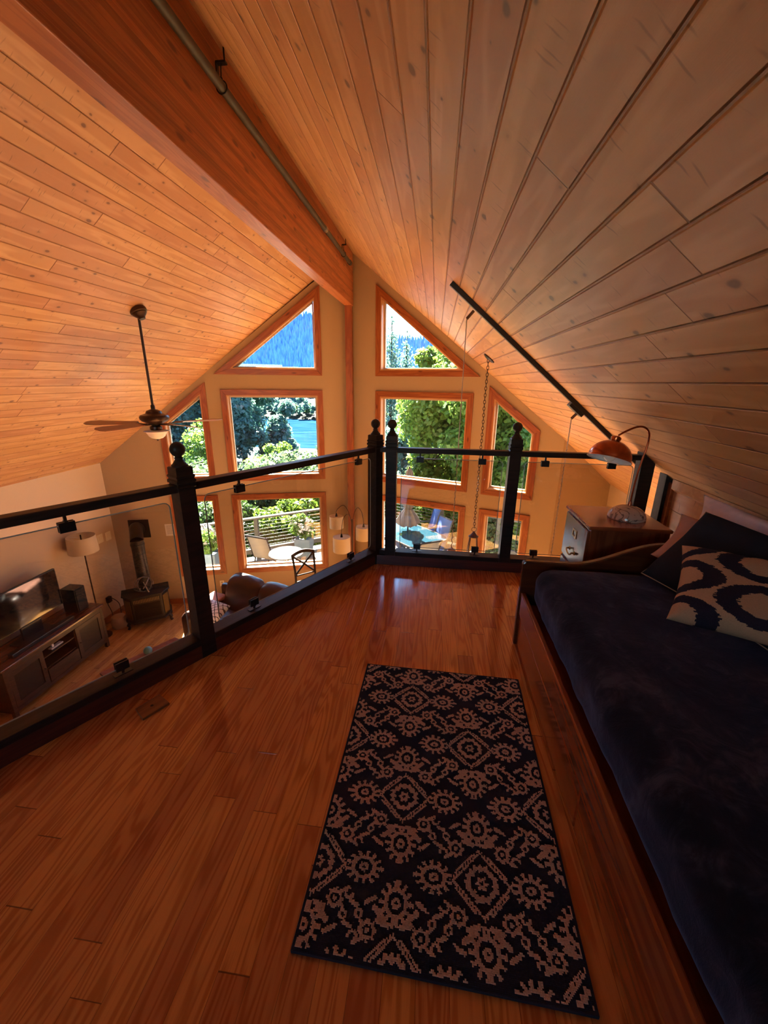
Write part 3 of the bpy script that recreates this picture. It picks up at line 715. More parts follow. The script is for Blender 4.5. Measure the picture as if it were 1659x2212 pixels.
# rear pillows, black euro pillow, patterned cushion
pillow('pillow', (1.50, 2.42, .62), (1.52, 1.22, .58), (1.585, 1.20, .84), (1.57, 2.50, .825), .05, M_mauve, 'pale mauve crumpled pillow standing behind the black pillow, against the knee wall', wav=.8, pinch=.06)
pillow('pillow', (1.115, 2.055, .61), (1.42, 1.35, .56), (1.58, 1.40, .76), (1.34, 2.27, .77), .05, M_pink, 'dusty pink pillow poking out to the left behind the black pillow', wav=.5, pinch=.08)
def euro(): 
    return pillow('pillow', (1.045, 1.965, .545), (1.22, 1.22, .545), (1.56, 1.42, .80), (1.395, 2.17, .812), .085, M_pblack, 'large black pillow with thin tan piping leaning on the knee wall', wav=.15, pinch=.07, piping=M_piping)
euro()
def ikat(a, b_):
    # pointed dark rings on tan in staggered columns, edges feathered sideways
    jag = .035 * (hsh(int(b_ * 95), 3) - .5); best = 9
    for k in range(2):
        ox, oy = (.03 + .60 * k, .03 - .22 * k); P = 1.20; Q = .475
        x = (a - ox) - round((a - ox) / P) * P; y = (b_ - oy) - round((b_ - oy) / Q) * Q
        d = (abs(x + jag * (1 if x > 0 else -1)) / .345) ** 1.35 + (abs(y) / .222) ** 2.0
        best = min(best, d)
    return 1 if .36 < best < .98 else 0
TLp = Vector((1.075, 1.765, .775)); BLp = Vector((.905, 1.470, .585)); BRp = Vector((1.250, 1.295, .585)); TRp = TLp + (BRp - BLp) * 1.05
pillow('throw_pillow', BLp, BRp, TRp, TLp, .070, (M_ptan, M_pnavy), 'tan cushion with dark ikat rings in front of the black pillow', n=150, wav=.1, pinch=.08, colfn=ikat)

# ------------------------------------------------------------------ night cabinet and copper lamp
CX0, CX1, CY0, CY1, CZ = .90, 1.335, 2.30, 2.73, .66
cab = thing('file_cabinet', ((CX0 + CX1) / 2, (CY0 + CY1) / 2, 0), 'reddish oak file cabinet with brass pulls between the daybed and the far railing', 'cabinet')
def cb(name, mat, *a, parent=cab, bevel=.003): return B().box(*a).make(name, mat, parent, Matrix.Translation((a[0], a[2], a[4])), bevel)
cb('body', M_oakcab, CX0 + .014, CX1, CY0 + .01, CY1 - .01, .004, CZ - .022)
b = B(); b.box(CX0 - .004, CX1 + .006, CY0 - .004, CY1 + .004, CZ - .022, CZ); b.make('top', M_oaktop, cab, Matrix.Translation((CX0, CY0, CZ)), .007)
for i, (z0, z1) in enumerate(((.335, CZ - .035), (.03, .320))):
    d = cb('drawer', M_oakcab, CX0, CX0 + .018, CY0 + .018, CY1 - .018, z0, z1, bevel=.005); ym = (CY0 + CY1) / 2; zc = z0 + (z1 - z0) * .30; zl = z0 + (z1 - z0) * .70
    b = B(); b.frame([(CX0 - .004, ym - .035, zl - .026), (CX0 - .004, ym + .035, zl - .026), (CX0 - .004, ym + .035, zl + .026), (CX0 - .004, ym - .035, zl + .026)],
                     [(CX0 - .004, ym - .024, zl - .016), (CX0 - .004, ym + .024, zl - .016), (CX0 - .004, ym + .024, zl + .016), (CX0 - .004, ym - .024, zl + .016)], (.006, 0, 0)); b.make('label_holder', M_brass, d)
    b = B()
    for s in (-1, 1):
        b.lathe((CX0 + .001, ym + s * .045, zc), [(.014, 0), (.012, .003), (.006, .005), (.005, .022)], 12, (-1, 0, 0))
    b.tube([(CX0 - .020, ym + .045 * math.cos(PI * k / 12), zc - .022 * math.sin(PI * k / 12)) for k in range(13)], .0045, 8); b.make('bail_pull', M_brass, d)
LB = Vector((1.175, 2.50, CZ))
lamp = thing('table_lamp', LB, 'copper arc lamp with dome shade and marble base on the file cabinet', 'lamp')
t = NT('veined_marble'); o_ = t.obj(); w = t.noise(o_, 8, 3, .55, 1.2); v_ = t.math('ABSOLUTE', t.math('SUBTRACT', w, .5)); vein = t.math('SUBTRACT', 1.0, t.step(v_, .0, .035)); cl_ = t.mix(t.noise(o_, 22, 2), (.42, .26, .18), (.58, .42, .32))
t.bsdf(t.mix(t.math('MULTIPLY', vein, .85), cl_, (.07, .035, .03)), .12, coat=0) if False else t.bsdf(t.mix(t.math('MULTIPLY', vein, .85), cl_, (.07, .035, .03)), .12)
M_marble = t.m
rb = .104; b = B(); b.lathe(LB, [(.0, 0), (rb - .004, 0), (rb, .006)] + [(rb * math.cos(a), .006 + .074 * math.sin(a)) for a in [PI / 2 * k / 10 for k in range(1, 10)]] + [(.004, .080)], 40); b.make('marble_base', M_marble, lamp)
# arc rod
yl = LB.y; rod = [(LB.x + .005, yl, CZ + .075), (LB.x + .008, yl, CZ + .18), (LB.x + .016, yl, CZ + .30), (LB.x + .032, yl, CZ + .41), (LB.x + .036, yl, CZ + .465), (LB.x + .024, yl - .01, CZ + .512), (LB.x - .010, yl - .02, CZ + .540), (LB.x - .055, yl - .03, CZ + .541), (LB.x - .110, yl - .04, CZ + .518), (LB.x - .150, yl - .05, CZ + .495)]
def smooth(pts, k=6):
    P = [Vector(p) for p in pts]; out = []
    for i in range(len(P) - 1):
        p0, p1, p2, p3 = P[max(i - 1, 0)], P[i], P[i + 1], P[min(i + 2, len(P) - 1)]
        for j in range(k):
            t = j / k; out.append(.5 * ((2 * p1) + (-p0 + p2) * t + (2 * p0 - 5 * p1 + 4 * p2 - p3) * t * t + (-p0 + 3 * p1 - 3 * p2 + p3) * t ** 3))
    return out + [P[-1]]
b = B(); b.tube(smooth(rod), .0055, 12); b.lathe((LB.x + .005, yl, CZ + .078), [(.012, 0), (.010, .012), (.007, .026)], 16); b.make('arc_rod', M_copper2, lamp)
sc = Vector((LB.x - .165, yl - .055, CZ + .466)); ax = Vector((.24, .22, .93)).normalized()
b = B(); b.lathe(sc, [(.020, .024), (.027, .018), (.026, .004), (.022, -.004)], 20, ax); b.make('socket_cap', M_copper, lamp)
R0 = .112; prof = [(.020, 0)] + [(R0 * math.sin(a), -(.100) * (1 - math.cos(a))) for a in [PI / 2 * k / 14 for k in range(2, 15)]] + [(R0 + .006, -.105), (R0 + .006, -.109)]
sh = B(); sh.lathe(sc, prof, 48, ax, caps=False); shd = sh.make('dome_shade', M_copper, lamp)
inn_ = [(r * .975 - .0005, h - .003) for r, h in prof[:-2]] + [(R0 + .004, -.109)]
b = B(); b.lathe(sc, inn_, 48, ax, caps=False); b.make('white_lining', M_white, shd, parent_world(shd))
b = B(); bc = sc - ax * .088; b.ball(bc, .032, 14); b.make('light_bulb', M_bulb, lamp)

# small loose piece of oak on the floor by the slanted curb
b = B(); q = [Vector((-1.278, 1.338, 0)), Vector((-1.205, 1.288, 0)), Vector((-1.148, 1.392, 0)), Vector((-1.228, 1.436, 0))]
q = [Vector((p.x, p.y, 0)) * .9533 for p in [Vector((-1.278, 1.338)), Vector((-1.21, 1.291)), Vector((-1.15, 1.392)), Vector((-1.232, 1.433))]] if False else q
b.prism([(p.x, p.y, .0005) for p in q], (0, 0, .012)); tag(b.make('wood_offcut', wood('oak_offcut', (.22, .075, .022), (.30, .10, .03), None, .35, 'X'), None, frameM(q[0], q[3] - q[0]), .002), 'loose flat oak offcut with a nail hole lying by the slanted curb', 'wood piece')
o_ = bpy.data.objects['wood_offcut']; b = B(); b.lathe(tuple(sum(q, Vector()) / 4 + Vector((0, 0, .0125))), [(.003, 0), (.007, .0005), (.006, .0015), (.002, .0015)], 14); b.make('nail_hole', plain('dark_hole', (.05, .02, .01), .8), o_, parent_world(o_))

# ------------------------------------------------------------------ things on the ceiling
pz = ceil_z(-1.33) - .20; px_ = -1.345
pz = 1.43 + 1.645
con = thing('conduit_pipe', (px_, 2.0, pz), 'long grey metal conduit pipe hung along the right face of the ridge beam', 'pipe')
b = B(); b.tube([(px_, -2.5, pz), (px_, 6.72, pz)], .027, 16); b.make('pipe', M_pipe, con)
for y in (5.30, 6.70):
    b = B(); b.lathe((px_, y - .04, pz), [(.027, 0), (.033, .002), (.033, .012), (.029, .014), (.033, .016), (.033, .07), (.027, .075)], 18, (0, 1, 0)); b.make('coupling', M_steel if y < 6 else M_pipe, con)
for y in (2.93, 6.28):
    b = B(); zt = ceil_z(px_ + .03)
    b.tube([(px_ + .032 * math.cos(a), y, pz + .032 * math.sin(a)) for a in [2 * PI * k / 20 for k in range(20)]], .004, 6, closed=True)
    b.tube([(px_, y, pz + .033), (px_ + .005, y, pz + .10)], .004, 6); b.ball((px_, y, pz + .04), .010, 8)
    b.box(px_ - .020, px_ + .04, y - .015, y + .015, zt - .075, zt - .065); b.box(px_ - .022, px_ - .016, y - .015, y + .015, zt - .12, zt - .068); b.tube([(px_ + .03, y, zt - .07), (px_ + .03, y, zt + .0)], .005, 6)
    b.tube([(px_ + .005, y, pz + .10), (px_ + .012, y, zt - .07)], .0045, 6); b.make('hanger', M_black, con)
# track bar along the slope
def onceil(x, y, d=0.0): n = Vector((-math.sin(A), 0, -math.cos(A))) if x > RX else Vector((math.sin(A), 0, -math.cos(A))); return Vector((x, y, ceil_z(x))) + n * d
tr = thing('track_light', onceil(.8, 3.34, .02), 'black lighting track running down the right ceiling slope, carrying two pendants', 'track light')
a_, b__ = onceil(.080, 3.285, .018), onceil(1.63, 3.41, .018)
board('track_bar', a_, b__, .036, .032, M_black, tr, .002, (-math.sin(A), 0, -math.cos(A)))
b = B(); p0, p1 = onceil(1.045, 3.40, .045), onceil(1.15, 3.41, .045); board('power_box', p0 + Vector((0, -.02, 0)), p1 + Vector((0, -.02, 0)), .062, .030, M_black, tr, .003, (-math.sin(A), 0, -math.cos(A)))
for k, (x, y, zb, lab) in enumerate(((.268, 3.36, .040, 'thin pendant cord with pink glass shade hanging from the upper end of the ceiling track'), (1.128, 3.42, -.02, 'thin twisted pendant cord hanging from the lower part of the ceiling track'))):
    r = thing('pendant_light', onceil(x, y, .03), lab, 'pendant light'); n = Vector((-math.sin(A), 0, -math.cos(A))); q = onceil(x, y, .034)
    b = B(); b.tube([q, q + n * .055 + Vector((-.012, 0, -.012))], .011, 12); b.make('adapter', plain('brown_adapter', (.16, .07, .035), .5), r)
    e = q + n * .055 + Vector((-.012, 0, -.012)); b = B(); pts = []; N_ = 200
    L_ = e.z - zb
    for i in range(N_ + 1):
        zz = e.z - L_ * i / N_; rr = .0040 if zz < .95 else .0008; pts.append((e.x + rr * math.cos(i * 1.1), e.y + rr * math.sin(i * 1.1), zz))
    b.tube(pts, .0040, 6); b.make('cord', plain('grey_brown_cord', (.48, .40, .36), .5, .2), r)
    b = B(); b.lathe((e.x, e.y, zb - .10), [(.050, 0), (.050, .035), (.044, .070), (.028, .094), (.010, .102)], 28); b.make('glass_shade', plain('dusty_pink_glass', (.45, .26, .22), .15, var=.05), r)
# lantern on a chain
LX, LY = .585, 5.08
ln = thing('hanging_lantern', (LX, LY, ceil_z(LX)), 'dark metal candle lantern hanging on a long chain in front of the right windows', 'lantern')
q = onceil(LX, LY, .0); n = Vector((-math.sin(A), 0, -math.cos(A))); b = B(); b.lathe(q, [(.075, 0), (.075, .012), (.060, .020), (.010, .024)], 28, n); b.make('canopy', M_bronze, ln)
zt, zb2 = q.z - .03, -.355
b = B(); k = 0; z = zt
while z > zb2:
    cx_, a2 = LX - .012, (k % 2) * PI / 2; pts = []
    for i in range(12):
        t_ = 2 * PI * i / 12; xx = .0125 * math.cos(t_); zz = .024 * math.sin(t_); pts.append((cx_ + xx * math.cos(a2) + .002 * math.sin(z * 9), LY + xx * math.sin(a2), z + zz))
    b.tube(pts, .0038, 6, closed=True); z -= .038; k += 1
b.make('chain', M_bronze, ln)
ztop = -.46
b = B(); b.tube([(LX - .012 + .030 * math.cos(a), LY, -.388 + .030 * math.sin(a)) for a in [2 * PI * i / 24 for i in range(24)]], .0035, 6, closed=True); b.make('hanging_ring', M_bronze, ln)
b = B(); LC = (LX - .012, LY, ztop); b.lathe(LC, [(.062, -.030), (.064, -.022), (.040, -.004), (.018, .028), (.008, .045)], 4 * 6); b.make('roof', M_bronze, ln)
b = B()
for sx in (-1, 1):
    for sy in (-1, 1): b.tube([(LC[0] + sx * .040, LY + sy * .040, ztop - .025), (LC[0] + sx * .072, LY + sy * .072, ztop - .36)], .007, 6)
b.box(LC[0] - .082, LC[0] + .082, LY - .082, LY + .082, ztop - .375, ztop - .355); b.make('cage', M_bronze, ln)
b = B(); b.lathe((LC[0], LY, ztop - .354), [(.03, 0), (.03, .11), (.004, .115)], 16); b.make('candle', plain('ivory_wax', (.7, .6, .45), .5), ln)
# ceiling fan
FX, FY, FZ = -3.007, 4.181, .97
fan = thing('ceiling_fan', (FX, FY, ceil_z(FX)), 'dark bronze ceiling fan with walnut blades and glass bowl light on a long rod', 'ceiling fan')
n = Vector((math.sin(A), 0, -math.cos(A))); q = Vector((FX, FY, ceil_z(FX)))
b = B(); b.lathe(q, [(.072, -.01), (.080, .004), (.080, .030), (.070, .036), (.070, .046), (.052, .066), (.036, .080), (.030, .098)], 32, (n + Vector((0, 0, -1)) * .7).normalized()); b.make('canopy', M_bronze, fan)
b = B(); b.tube([q + Vector((0, 0, -.08)), (FX, FY, FZ + .18)], .0125, 14); b.lathe((FX, FY, FZ + .13), [(.022, 0), (.022, .05), (.016, .06)], 16); b.make('down_rod', M_bronze, fan)
b = B(); b.lathe((FX, FY, FZ), [(.03, -.03), (.075, -.015), (.085, .0), (.125, .020), (.143, .040), (.147, .062), (.135, .082), (.100, .094), (.082, .100), (.072, .125), (.045, .138), (.02, .145)], 40); b.make('motor_housing', M_bronze, fan)
b = B(); b.lathe((FX, FY, FZ - .03), [(.045, 0), (.060, -.008), (.062, -.035), (.050, -.048)], 28); b.make('switch_housing', M_bronze, fan)
th0 = 48
for i in range(5):
    a = math.radians(th0 + 72 * i); Mf = Matrix.Translation((FX, FY, FZ)) @ Matrix.Rotation(a, 4, 'Z') @ Matrix.Rotation(math.radians(-13), 4, 'X')
    b = B(); b.add([(.19, -.045, -.003), (.60, -.068, -.003), (.685, -.058, -.003), (.72, -.030, -.003), (.72, .030, -.003), (.685, .058, -.003), (.60, .068, -.003), (.19, .045, -.003)] + [(.19, -.045, .003), (.60, -.068, .003), (.685, -.058, .003), (.72, -.030, .003), (.72, .030, .003), (.685, .058, .003), (.60, .068, .003), (.19, .045, .003)],
                   [tuple(range(7, -1, -1)), tuple(range(8, 16))] + [(k, (k + 1) % 8, 8 + (k + 1) % 8, 8 + k) for k in range(8)])
    bl = b.make('fan_blade', M_fanwood, fan, Mf, local=True)
    b = B(); b.tube([(.06, 0, -.012), (.12, .0, -.014), (.20, -.018, -.008), (.27, -.020, -.006)], .006, 6); b.tube([(.12, .0, -.014), (.20, .018, -.008), (.27, .020, -.006)], .006, 6); b.box(.18, .275, -.03, .03, -.008, -.003); b.make('blade_bracket', M_bronze, bl, Mf, local=True)
b = B(); b.lathe((FX, FY, FZ - .085), [(.125, 0), (.128, -.004), (.105, -.014), (.095, -.030), (.080, -.058), (.055, -.078), (.020, -.088), (.004, -.089)], 36, caps=False); b.make('glass_bowl', M_frost, fan)
b = B(); b.lathe((FX, FY, FZ - .172), [(.006, -.022), (.009, -.014), (.016, -.006), (.022, 0), (.02, .003)], 14)
b.make('finial', M_bronze, fan)

# ------------------------------------------------------------------ living room below
F_ = LZ
# television stand against the left wall
SX0, SX1, SY0, SY1, ST = -5.37, -4.90, 3.42, 4.92, -1.85
st = thing('tv_stand', ((SX0 + SX1) / 2, (SY0 + SY1) / 2, F_), 'dark wood media stand with glass doors along the left wall downstairs', 'tv stand')
def bx(par, name, mat, *a, bevel=.003, M=None): return B().box(*a).make(name, mat, par, M or Matrix.Translation((a[0], a[2], a[4])), bevel)
bx(st, 'top', wood('dark_red_top', (.10, .030, .014), (.16, .055, .026), None, .25, 'Y', coat=.4), SX0 - .0, SX1 + .02, SY0 - .03, SY1 + .03, ST - .03, ST, bevel=.006)
b = B(); zb_ = F_ + .09
b.box(SX0, SX1 - .02, SY0, SY0 + .02, zb_, ST - .03); b.box(SX0, SX1 - .02, SY1 - .02, SY1, zb_, ST - .03); b.box(SX0, SX1 - .02, SY0, SY1, zb_, zb_ + .02); b.box(SX0, SX0 + .015, SY0, SY1, zb_, ST - .03)
ya, yb = SY0 + .50, SY1 - .50
b.box(SX0, SX1 - .02, ya - .01, ya + .01, zb_, ST - .03); b.box(SX0, SX1 - .02, yb - .01, yb + .01, zb_, ST - .03); b.box(SX0, SX1 - .03, ya, yb, F_ + .33, F_ + .345); b.box(SX0, SX1 - .03, ya, yb, F_ + .49, F_ + .505)
b.make('carcass', M_standw, st)
for x0 in (SX0, SX1 - .05):
    for y0 in (SY0 - .005, SY1 - .045): bx(st, 'leg', M_standw, x0, x0 + .05, y0, y0 + .05, F_ + .001, ST - .03, bevel=.004)
bx(st, 'apron', M_standw, SX1 - .022, SX1, SY0 + .04, SY1 - .04, ST - .10, ST - .03); bx(st, 'lower_rail', M_standw, SX1 - .022, SX1, SY0 + .04, SY1 - .04, zb_, zb_ + .05)
for y0, y1, kn in ((SY0 + .045, ya, ya - .03), (yb, SY1 - .045, yb + .03)):
    b = B(); x = SX1; z0, z1 = zb_ + .052, ST - .102; b.frame([(x, y0, z0), (x, y1, z0), (x, y1, z1), (x, y0, z1)], [(x, y0 + .06, z0 + .06), (x, y1 - .06, z0 + .06), (x, y1 - .06, z1 - .06), (x, y0 + .06, z1 - .06)], (-.02, 0, 0)); d = b.make('door', M_standw, st, bevel=.003)
    bx(d, 'glass', M_dglass, x - .014, x - .010, y0 + .058, y1 - .058, z0 + .058, z1 - .058, bevel=0)
    b = B(); b.lathe((x, kn, (z0 + z1) / 2), [(.006, 0), (.005, .010), (.011, .018), (.010, .024), (.002, .026)], 12, (1, 0, 0)); b.make('knob', M_bronze, d)
dr = bx(st, 'drawer', M_standw, SX1 - .02, SX1, ya + .012, yb - .012, zb_ + .055, F_ + .325); b = B(); b.tube([(SX1 + .018, (ya + yb) / 2 - .06, F_ + .22), (SX1 + .018, (ya + yb) / 2 + .06, F_ + .22)], .005, 8); b.make('handle', M_bronze, dr)
# game controllers and a little stack in the open shelf
gp = thing('game_remote', (-5.0, 4.20, F_ + .505), 'white game remote standing in a small charger on the open shelf of the media stand', 'game controller')
b = B(); b.box(-5.03, -4.97, 4.10, 4.28, F_ + .5055, F_ + .525); b.make('charger', M_white, gp, bevel=.004); b = B(); b.box(-5.015, -4.99, 4.13, 4.16, F_ + .525, F_ + .60); b.make('remote', M_white, gp, bevel=.004)
# television
tv = thing('television', (-5.16, 4.09, ST), 'flat black television on the media stand, reflecting the sunny floor', 'television')
b = B(); b.box(-5.185, -5.150, 3.60, 4.58, -1.655, -1.10); b.make('bezel', M_tv, tv, bevel=.006)
b = B(); b.box(-5.1505, -5.1485, 3.612, 4.568, -1.640, -1.112); b.make('screen', M_screen, tv)
b = B(); b.box(-5.185, -5.155, 3.95, 4.23, -1.84, -1.66); b.box(-5.26, -5.07, 3.84, 4.34, ST + .001, ST + .014); b.make('foot', M_tv, tv, bevel=.004)
sb = tag(B().box(-5.03, -4.96, 3.62, 4.52, ST + .001, ST + .055).make('soundbar', M_tv, None, Matrix.Translation((-5.0, 4.07, ST)), .008), 'long low black soundbar in front of the television', 'soundbar')
sp = thing('speaker', (-5.12, 4.74, ST), 'black box speaker on the right end of the media stand', 'speaker')
b = B(); b.box(-5.25, -5.02, 4.655, 4.835, ST + .001, ST + .37); b.make('cabinet', M_tv, sp, bevel=.006); b = B(); b.box(-5.02, -5.008, 4.665, 4.825, ST + .012, ST + .36); b.make('grille', plain('black_speaker_cloth', (.012, .012, .013), .95), sp, bevel=.005)
# floor lamp
fl_ = thing('floor_lamp', (-5.20, 5.14, F_), 'slim floor lamp with a round linen shade in the left corner downstairs', 'floor lamp')
b = B(); b.lathe((-5.20, 5.14, F_), [(.13, .001), (.13, .014), (.02, .022)], 28); b.make('base', M_bronze, fl_)
b = B(); b.tube([(-5.20, 5.14, F_ + .02), (-5.20, 5.14, -.82)], .010, 10); b.make('pole', M_bronze, fl_)
b = B(); b.lathe((-5.20, 5.14, -1.09), [(.200, 0), (.186, .25), (.183, .25), (.196, 0)], 40, caps=False); b.make('lamp_shade', M_shade, fl_)
b = B(); b.tube([(-5.385, 5.14, -.87), (-5.015, 5.14, -.87)], .003, 6); b.ball((-5.20, 5.14, -.95), .035, 10); b.make('bulb', M_bulb, fl_)
# switches, sheet of notes, outlet
def onWL(t, z, out): return WL.p(t, z, out)
def plate(name, W, t, z, w, h, mat, label, cat, thk=.006):
    n3 = Vector((W.n.x, W.n.y, 0)); c = W.p(t, z); d = Vector((W.d.x, W.d.y, 0)); M = frameM(c, d); b = B(); b.prism([c + d * sx * w / 2 + Vector((0, 0, sz * h / 2)) + n3 * .001 for sx, sz in ((-1, -1), (1, -1), (1, 1), (-1, 1))], n3 * thk); return tag(b.make(name, mat, None, M, .0015), label, cat), M, c, d, n3
for i, (y, z) in enumerate(((5.715, -1.118), (5.885, -1.135))):
    o = tag(B().box(-5.429, -5.422, y - .06, y + .06, z - .075, z + .075).make('switch_plate', M_pvc, None, Matrix.Translation((-5.43, y, z)), .002), ('left' if i == 0 else 'right') + ' one of two beige switch plates on the cream side wall beside the floor lamp', 'switch')
    b = B(); b.box(-5.422, -5.418, y - .018, y + .018, z - .035, z + .035); b.make('switch', M_pvc, o, parent_world(o))
pl = plate('note_sheet', WL, 3.26, -1.12, .17, .22, plain('paper_white', (.72, .66, .58), .9, var=.01), 'small printed paper sheet taped to the wall to the right of the stove', 'paper', .002)
b = B()
for k in range(7): q = pl[2] + Vector((0, 0, .075 - k * .024)) + pl[4] * .0035; b.prism([q - pl[3] * .06, q + pl[3] * .06, q + pl[3] * .06 + Vector((0, 0, .006)), q - pl[3] * .06 + Vector((0, 0, .006))], pl[4] * .0006)
b.make('printed_lines', plain('ink_grey', (.30, .26, .24), .9), pl[0], pl[1])
ol = plate('wall_outlet', WL, 2.503, -2.224, .075, .115, M_pvc, 'beige wall outlet on the tan wall below the lower left windows', 'outlet')
b = B()
for s in (-1, 1): q = ol[2] + Vector((0, 0, s * .024)) + ol[4] * .007; b.lathe(q, [(.015, 0), (.015, .002)], 14, ol[4])
b.make('socket', plain('socket_darker_beige', (.40, .33, .24), .5), ol[0], ol[1])  # socket discs in a darker beige than the plate
# stove
fd = Vector((.80, .60, 0)); fn_ = Vector((.60, -.80, 0)); SC = Vector((-4.70, 5.62, F_))
sv_ = thing('gas_stove', SC, 'black cast iron heating stove on legs in the left corner downstairs', 'stove')
MS = frameM(SC, fd)      # local x along the front, local y away from the room
def sbox(name, mat, a, parent=sv_, bevel=.004): b = B(); b.box(*a); return b.make(name, mat, parent, MS, bevel, local=True)
pts = [(-.33, -.05), (-.22, -.19), (.22, -.19), (.33, -.05), (.33, .17), (-.33, .17)]
b = B(); b.prism([(x, y, .14) for x, y in pts], (0, 0, .44)); b.make('firebox', M_stove, sv_, MS, .006, local=True)
b = B(); b.prism([(x * 1.07, y * 1.1, .58) for x, y in pts], (0, 0, .028)); b.make('top_plate', M_stove, sv_, MS, .008, local=True)
b = B(); b.prism([(x * 1.05, y * 1.08, .12) for x, y in pts], (0, 0, .03)); b.make('bottom_plate', M_stove, sv_, MS, .006, local=True)
sbox('front_glass', plain('stove_glass', (.010, .008, .006), .5, spec=.1), (-.19, .19, -.196, -.190, .20, .46)); b = B()
for k in range(17): b.box(-.19 + k * .0225, -.19 + k * .0225 + .010, -.200, -.190, .49, .55)
b.make('vent_grille', plain('brass_grille', (.25, .17, .08), .4, .8), sv_, MS, local=True)
b = B(); 
for sgn in (-1, 1):
    p = [Vector((sgn * .225, -.188, .20)), Vector((sgn * .325, -.060, .20))]; dd = (p[1] - p[0]).normalized(); nn = Vector((dd.y * sgn, -dd.x * sgn, 0)) * .006
    bb = B(); bb.prism([p[0] + dd * .02, p[1] - dd * .02, p[1] - dd * .02 + Vector((0, 0, .34)), p[0] + dd * .02 + Vector((0, 0, .34))], nn); bb.make('side_glass', plain('amber_side_glass', (.16, .10, .035), .2, .4), sv_, MS, local=True)
for x, y in ((-.29, -.09), (.29, -.09), (-.29, .14), (.29, .14)):
    s = 1 if x > 0 else -1; b = B(); b.tube([(x, y, .13), (x + s * .030, y - (.02 if y < 0 else 0), .085), (x + s * .018, y, .04), (x + s * .035, y, .004)], [.030, .026, .018, .024], 10); b.make('leg', M_stove, sv_, MS, local=True)
flue = thing('flue_pipe', SC + Vector((0, 0, .61)), 'thick black stove pipe rising from the stove into a square wall plate', 'pipe')
wp = WL.p(3.76, -1.075); n3 = Vector((WL.n.x, WL.n.y, 0)); base = SC + Vector((-.03, .05, .609)); top = Vector((base.x, base.y, -1.16))
el = [base, top] + [top.lerp(top + Vector((0, 0, .10)), k / 4) + (wp + n3 * .12 - top) * (1 - math.cos(PI / 2 * k / 4)) * .8 for k in range(1, 5)] + [wp + n3 * .02]
b = B(); b.tube(smooth([tuple(p) for p in el], 4), .098, 24); b.make('pipe', M_flue, flue)
b = B(); b.lathe(top + Vector((0, 0, -.02)), [(.098, 0), (.104, .004), (.104, .03), (.098, .034)], 28); b.make('collar', M_flue, flue)
b = B(); d3 = Vector((WL.d.x, WL.d.y, 0)); b.prism([wp + d3 * sx * .165 + Vector((0, 0, sz * .165)) + n3 * .002 for sx, sz in ((-1, -1), (1, -1), (1, 1), (-1, 1))], n3 * .012); b.make('wall_plate', M_flue, flue, bevel=.002)
# tangle of wooden bands on the stove
tg = thing('band_sculpture', SC + fn_ * .08 + Vector((0, 0, .610)), 'tangle of thin curved grey bands sitting on top of the stove', 'ornament')
rng = random.Random(3)
for k in range(7):
    c = SC + fn_ * .08 + Vector((rng.uniform(-.03, .03), 0, .61 + .15)); ax = Vector((rng.uniform(-1, 1), rng.uniform(-1, 1), rng.uniform(-.5, .5))).normalized(); u_ = ax.orthogonal().normalized(); w_ = ax.cross(u_); r = rng.uniform(.10, .145); a0 = rng.uniform(0, 6)
    pts = [c + (u_ * math.cos(a0 + 5.0 * i / 30) + w_ * math.sin(a0 + 5.0 * i / 30)) * r for i in range(31)]; pts = [Vector((p.x, p.y, max(p.z, F_ + .618))) for p in pts]
    b = B(); vs = []
    for p in pts: vs += [p - ax * .009, p + ax * .009]
    b.add(vs, [(2 * i, 2 * i + 1, 2 * i + 3, 2 * i + 2) for i in range(30)], True); o = b.make('band', plain('weathered_grey_band', (.16, .13, .11), .6), tg); m = o.modifiers.new('t', 'SOLIDIFY'); m.thickness = .003
# bin and cables between stand and stove
bn = tag(B().lathe((-5.12, 5.42, F_), [(.10, .001), (.115, .04), (.115, .17), (.10, .20), (.02, .205)], 24).make('storage_jar', plain('beige_ceramic', (.42, .32, .25), .5), None, Matrix.Translation((-5.12, 5.42, F_))), 'squat beige pot on the floor between the media stand and the stove', 'pot')
for pts, lab in ((((-5.41, 5.60, -2.20), (-5.36, 5.52, -2.22), (-5.30, 5.50, -2.35), (-5.22, 5.42, -2.37)), 'black cable looping down from the side wall to the beige pot'), (((-5.40, 5.62, -2.15), (-5.28, 5.66, -2.28), (-5.20, 5.60, -2.50), (-5.05, 5.66, -2.573), (-4.95, 5.72, -2.573)), 'black cable running from the side wall behind the stove')):
    b = B(); b.tube(smooth(pts), .006, 6); tag(b.make('power_cable', M_tv, None, Matrix.Translation(pts[0])), lab, 'cable')
tag(B().box(-5.425, -5.37, 5.56, 5.64, -2.24, -2.14).make('plug_adapter', M_tv, None, Matrix.Translation((-5.42, 5.6, -2.2)), .006), 'small black plug adapter on the side wall by the stove', 'plug')
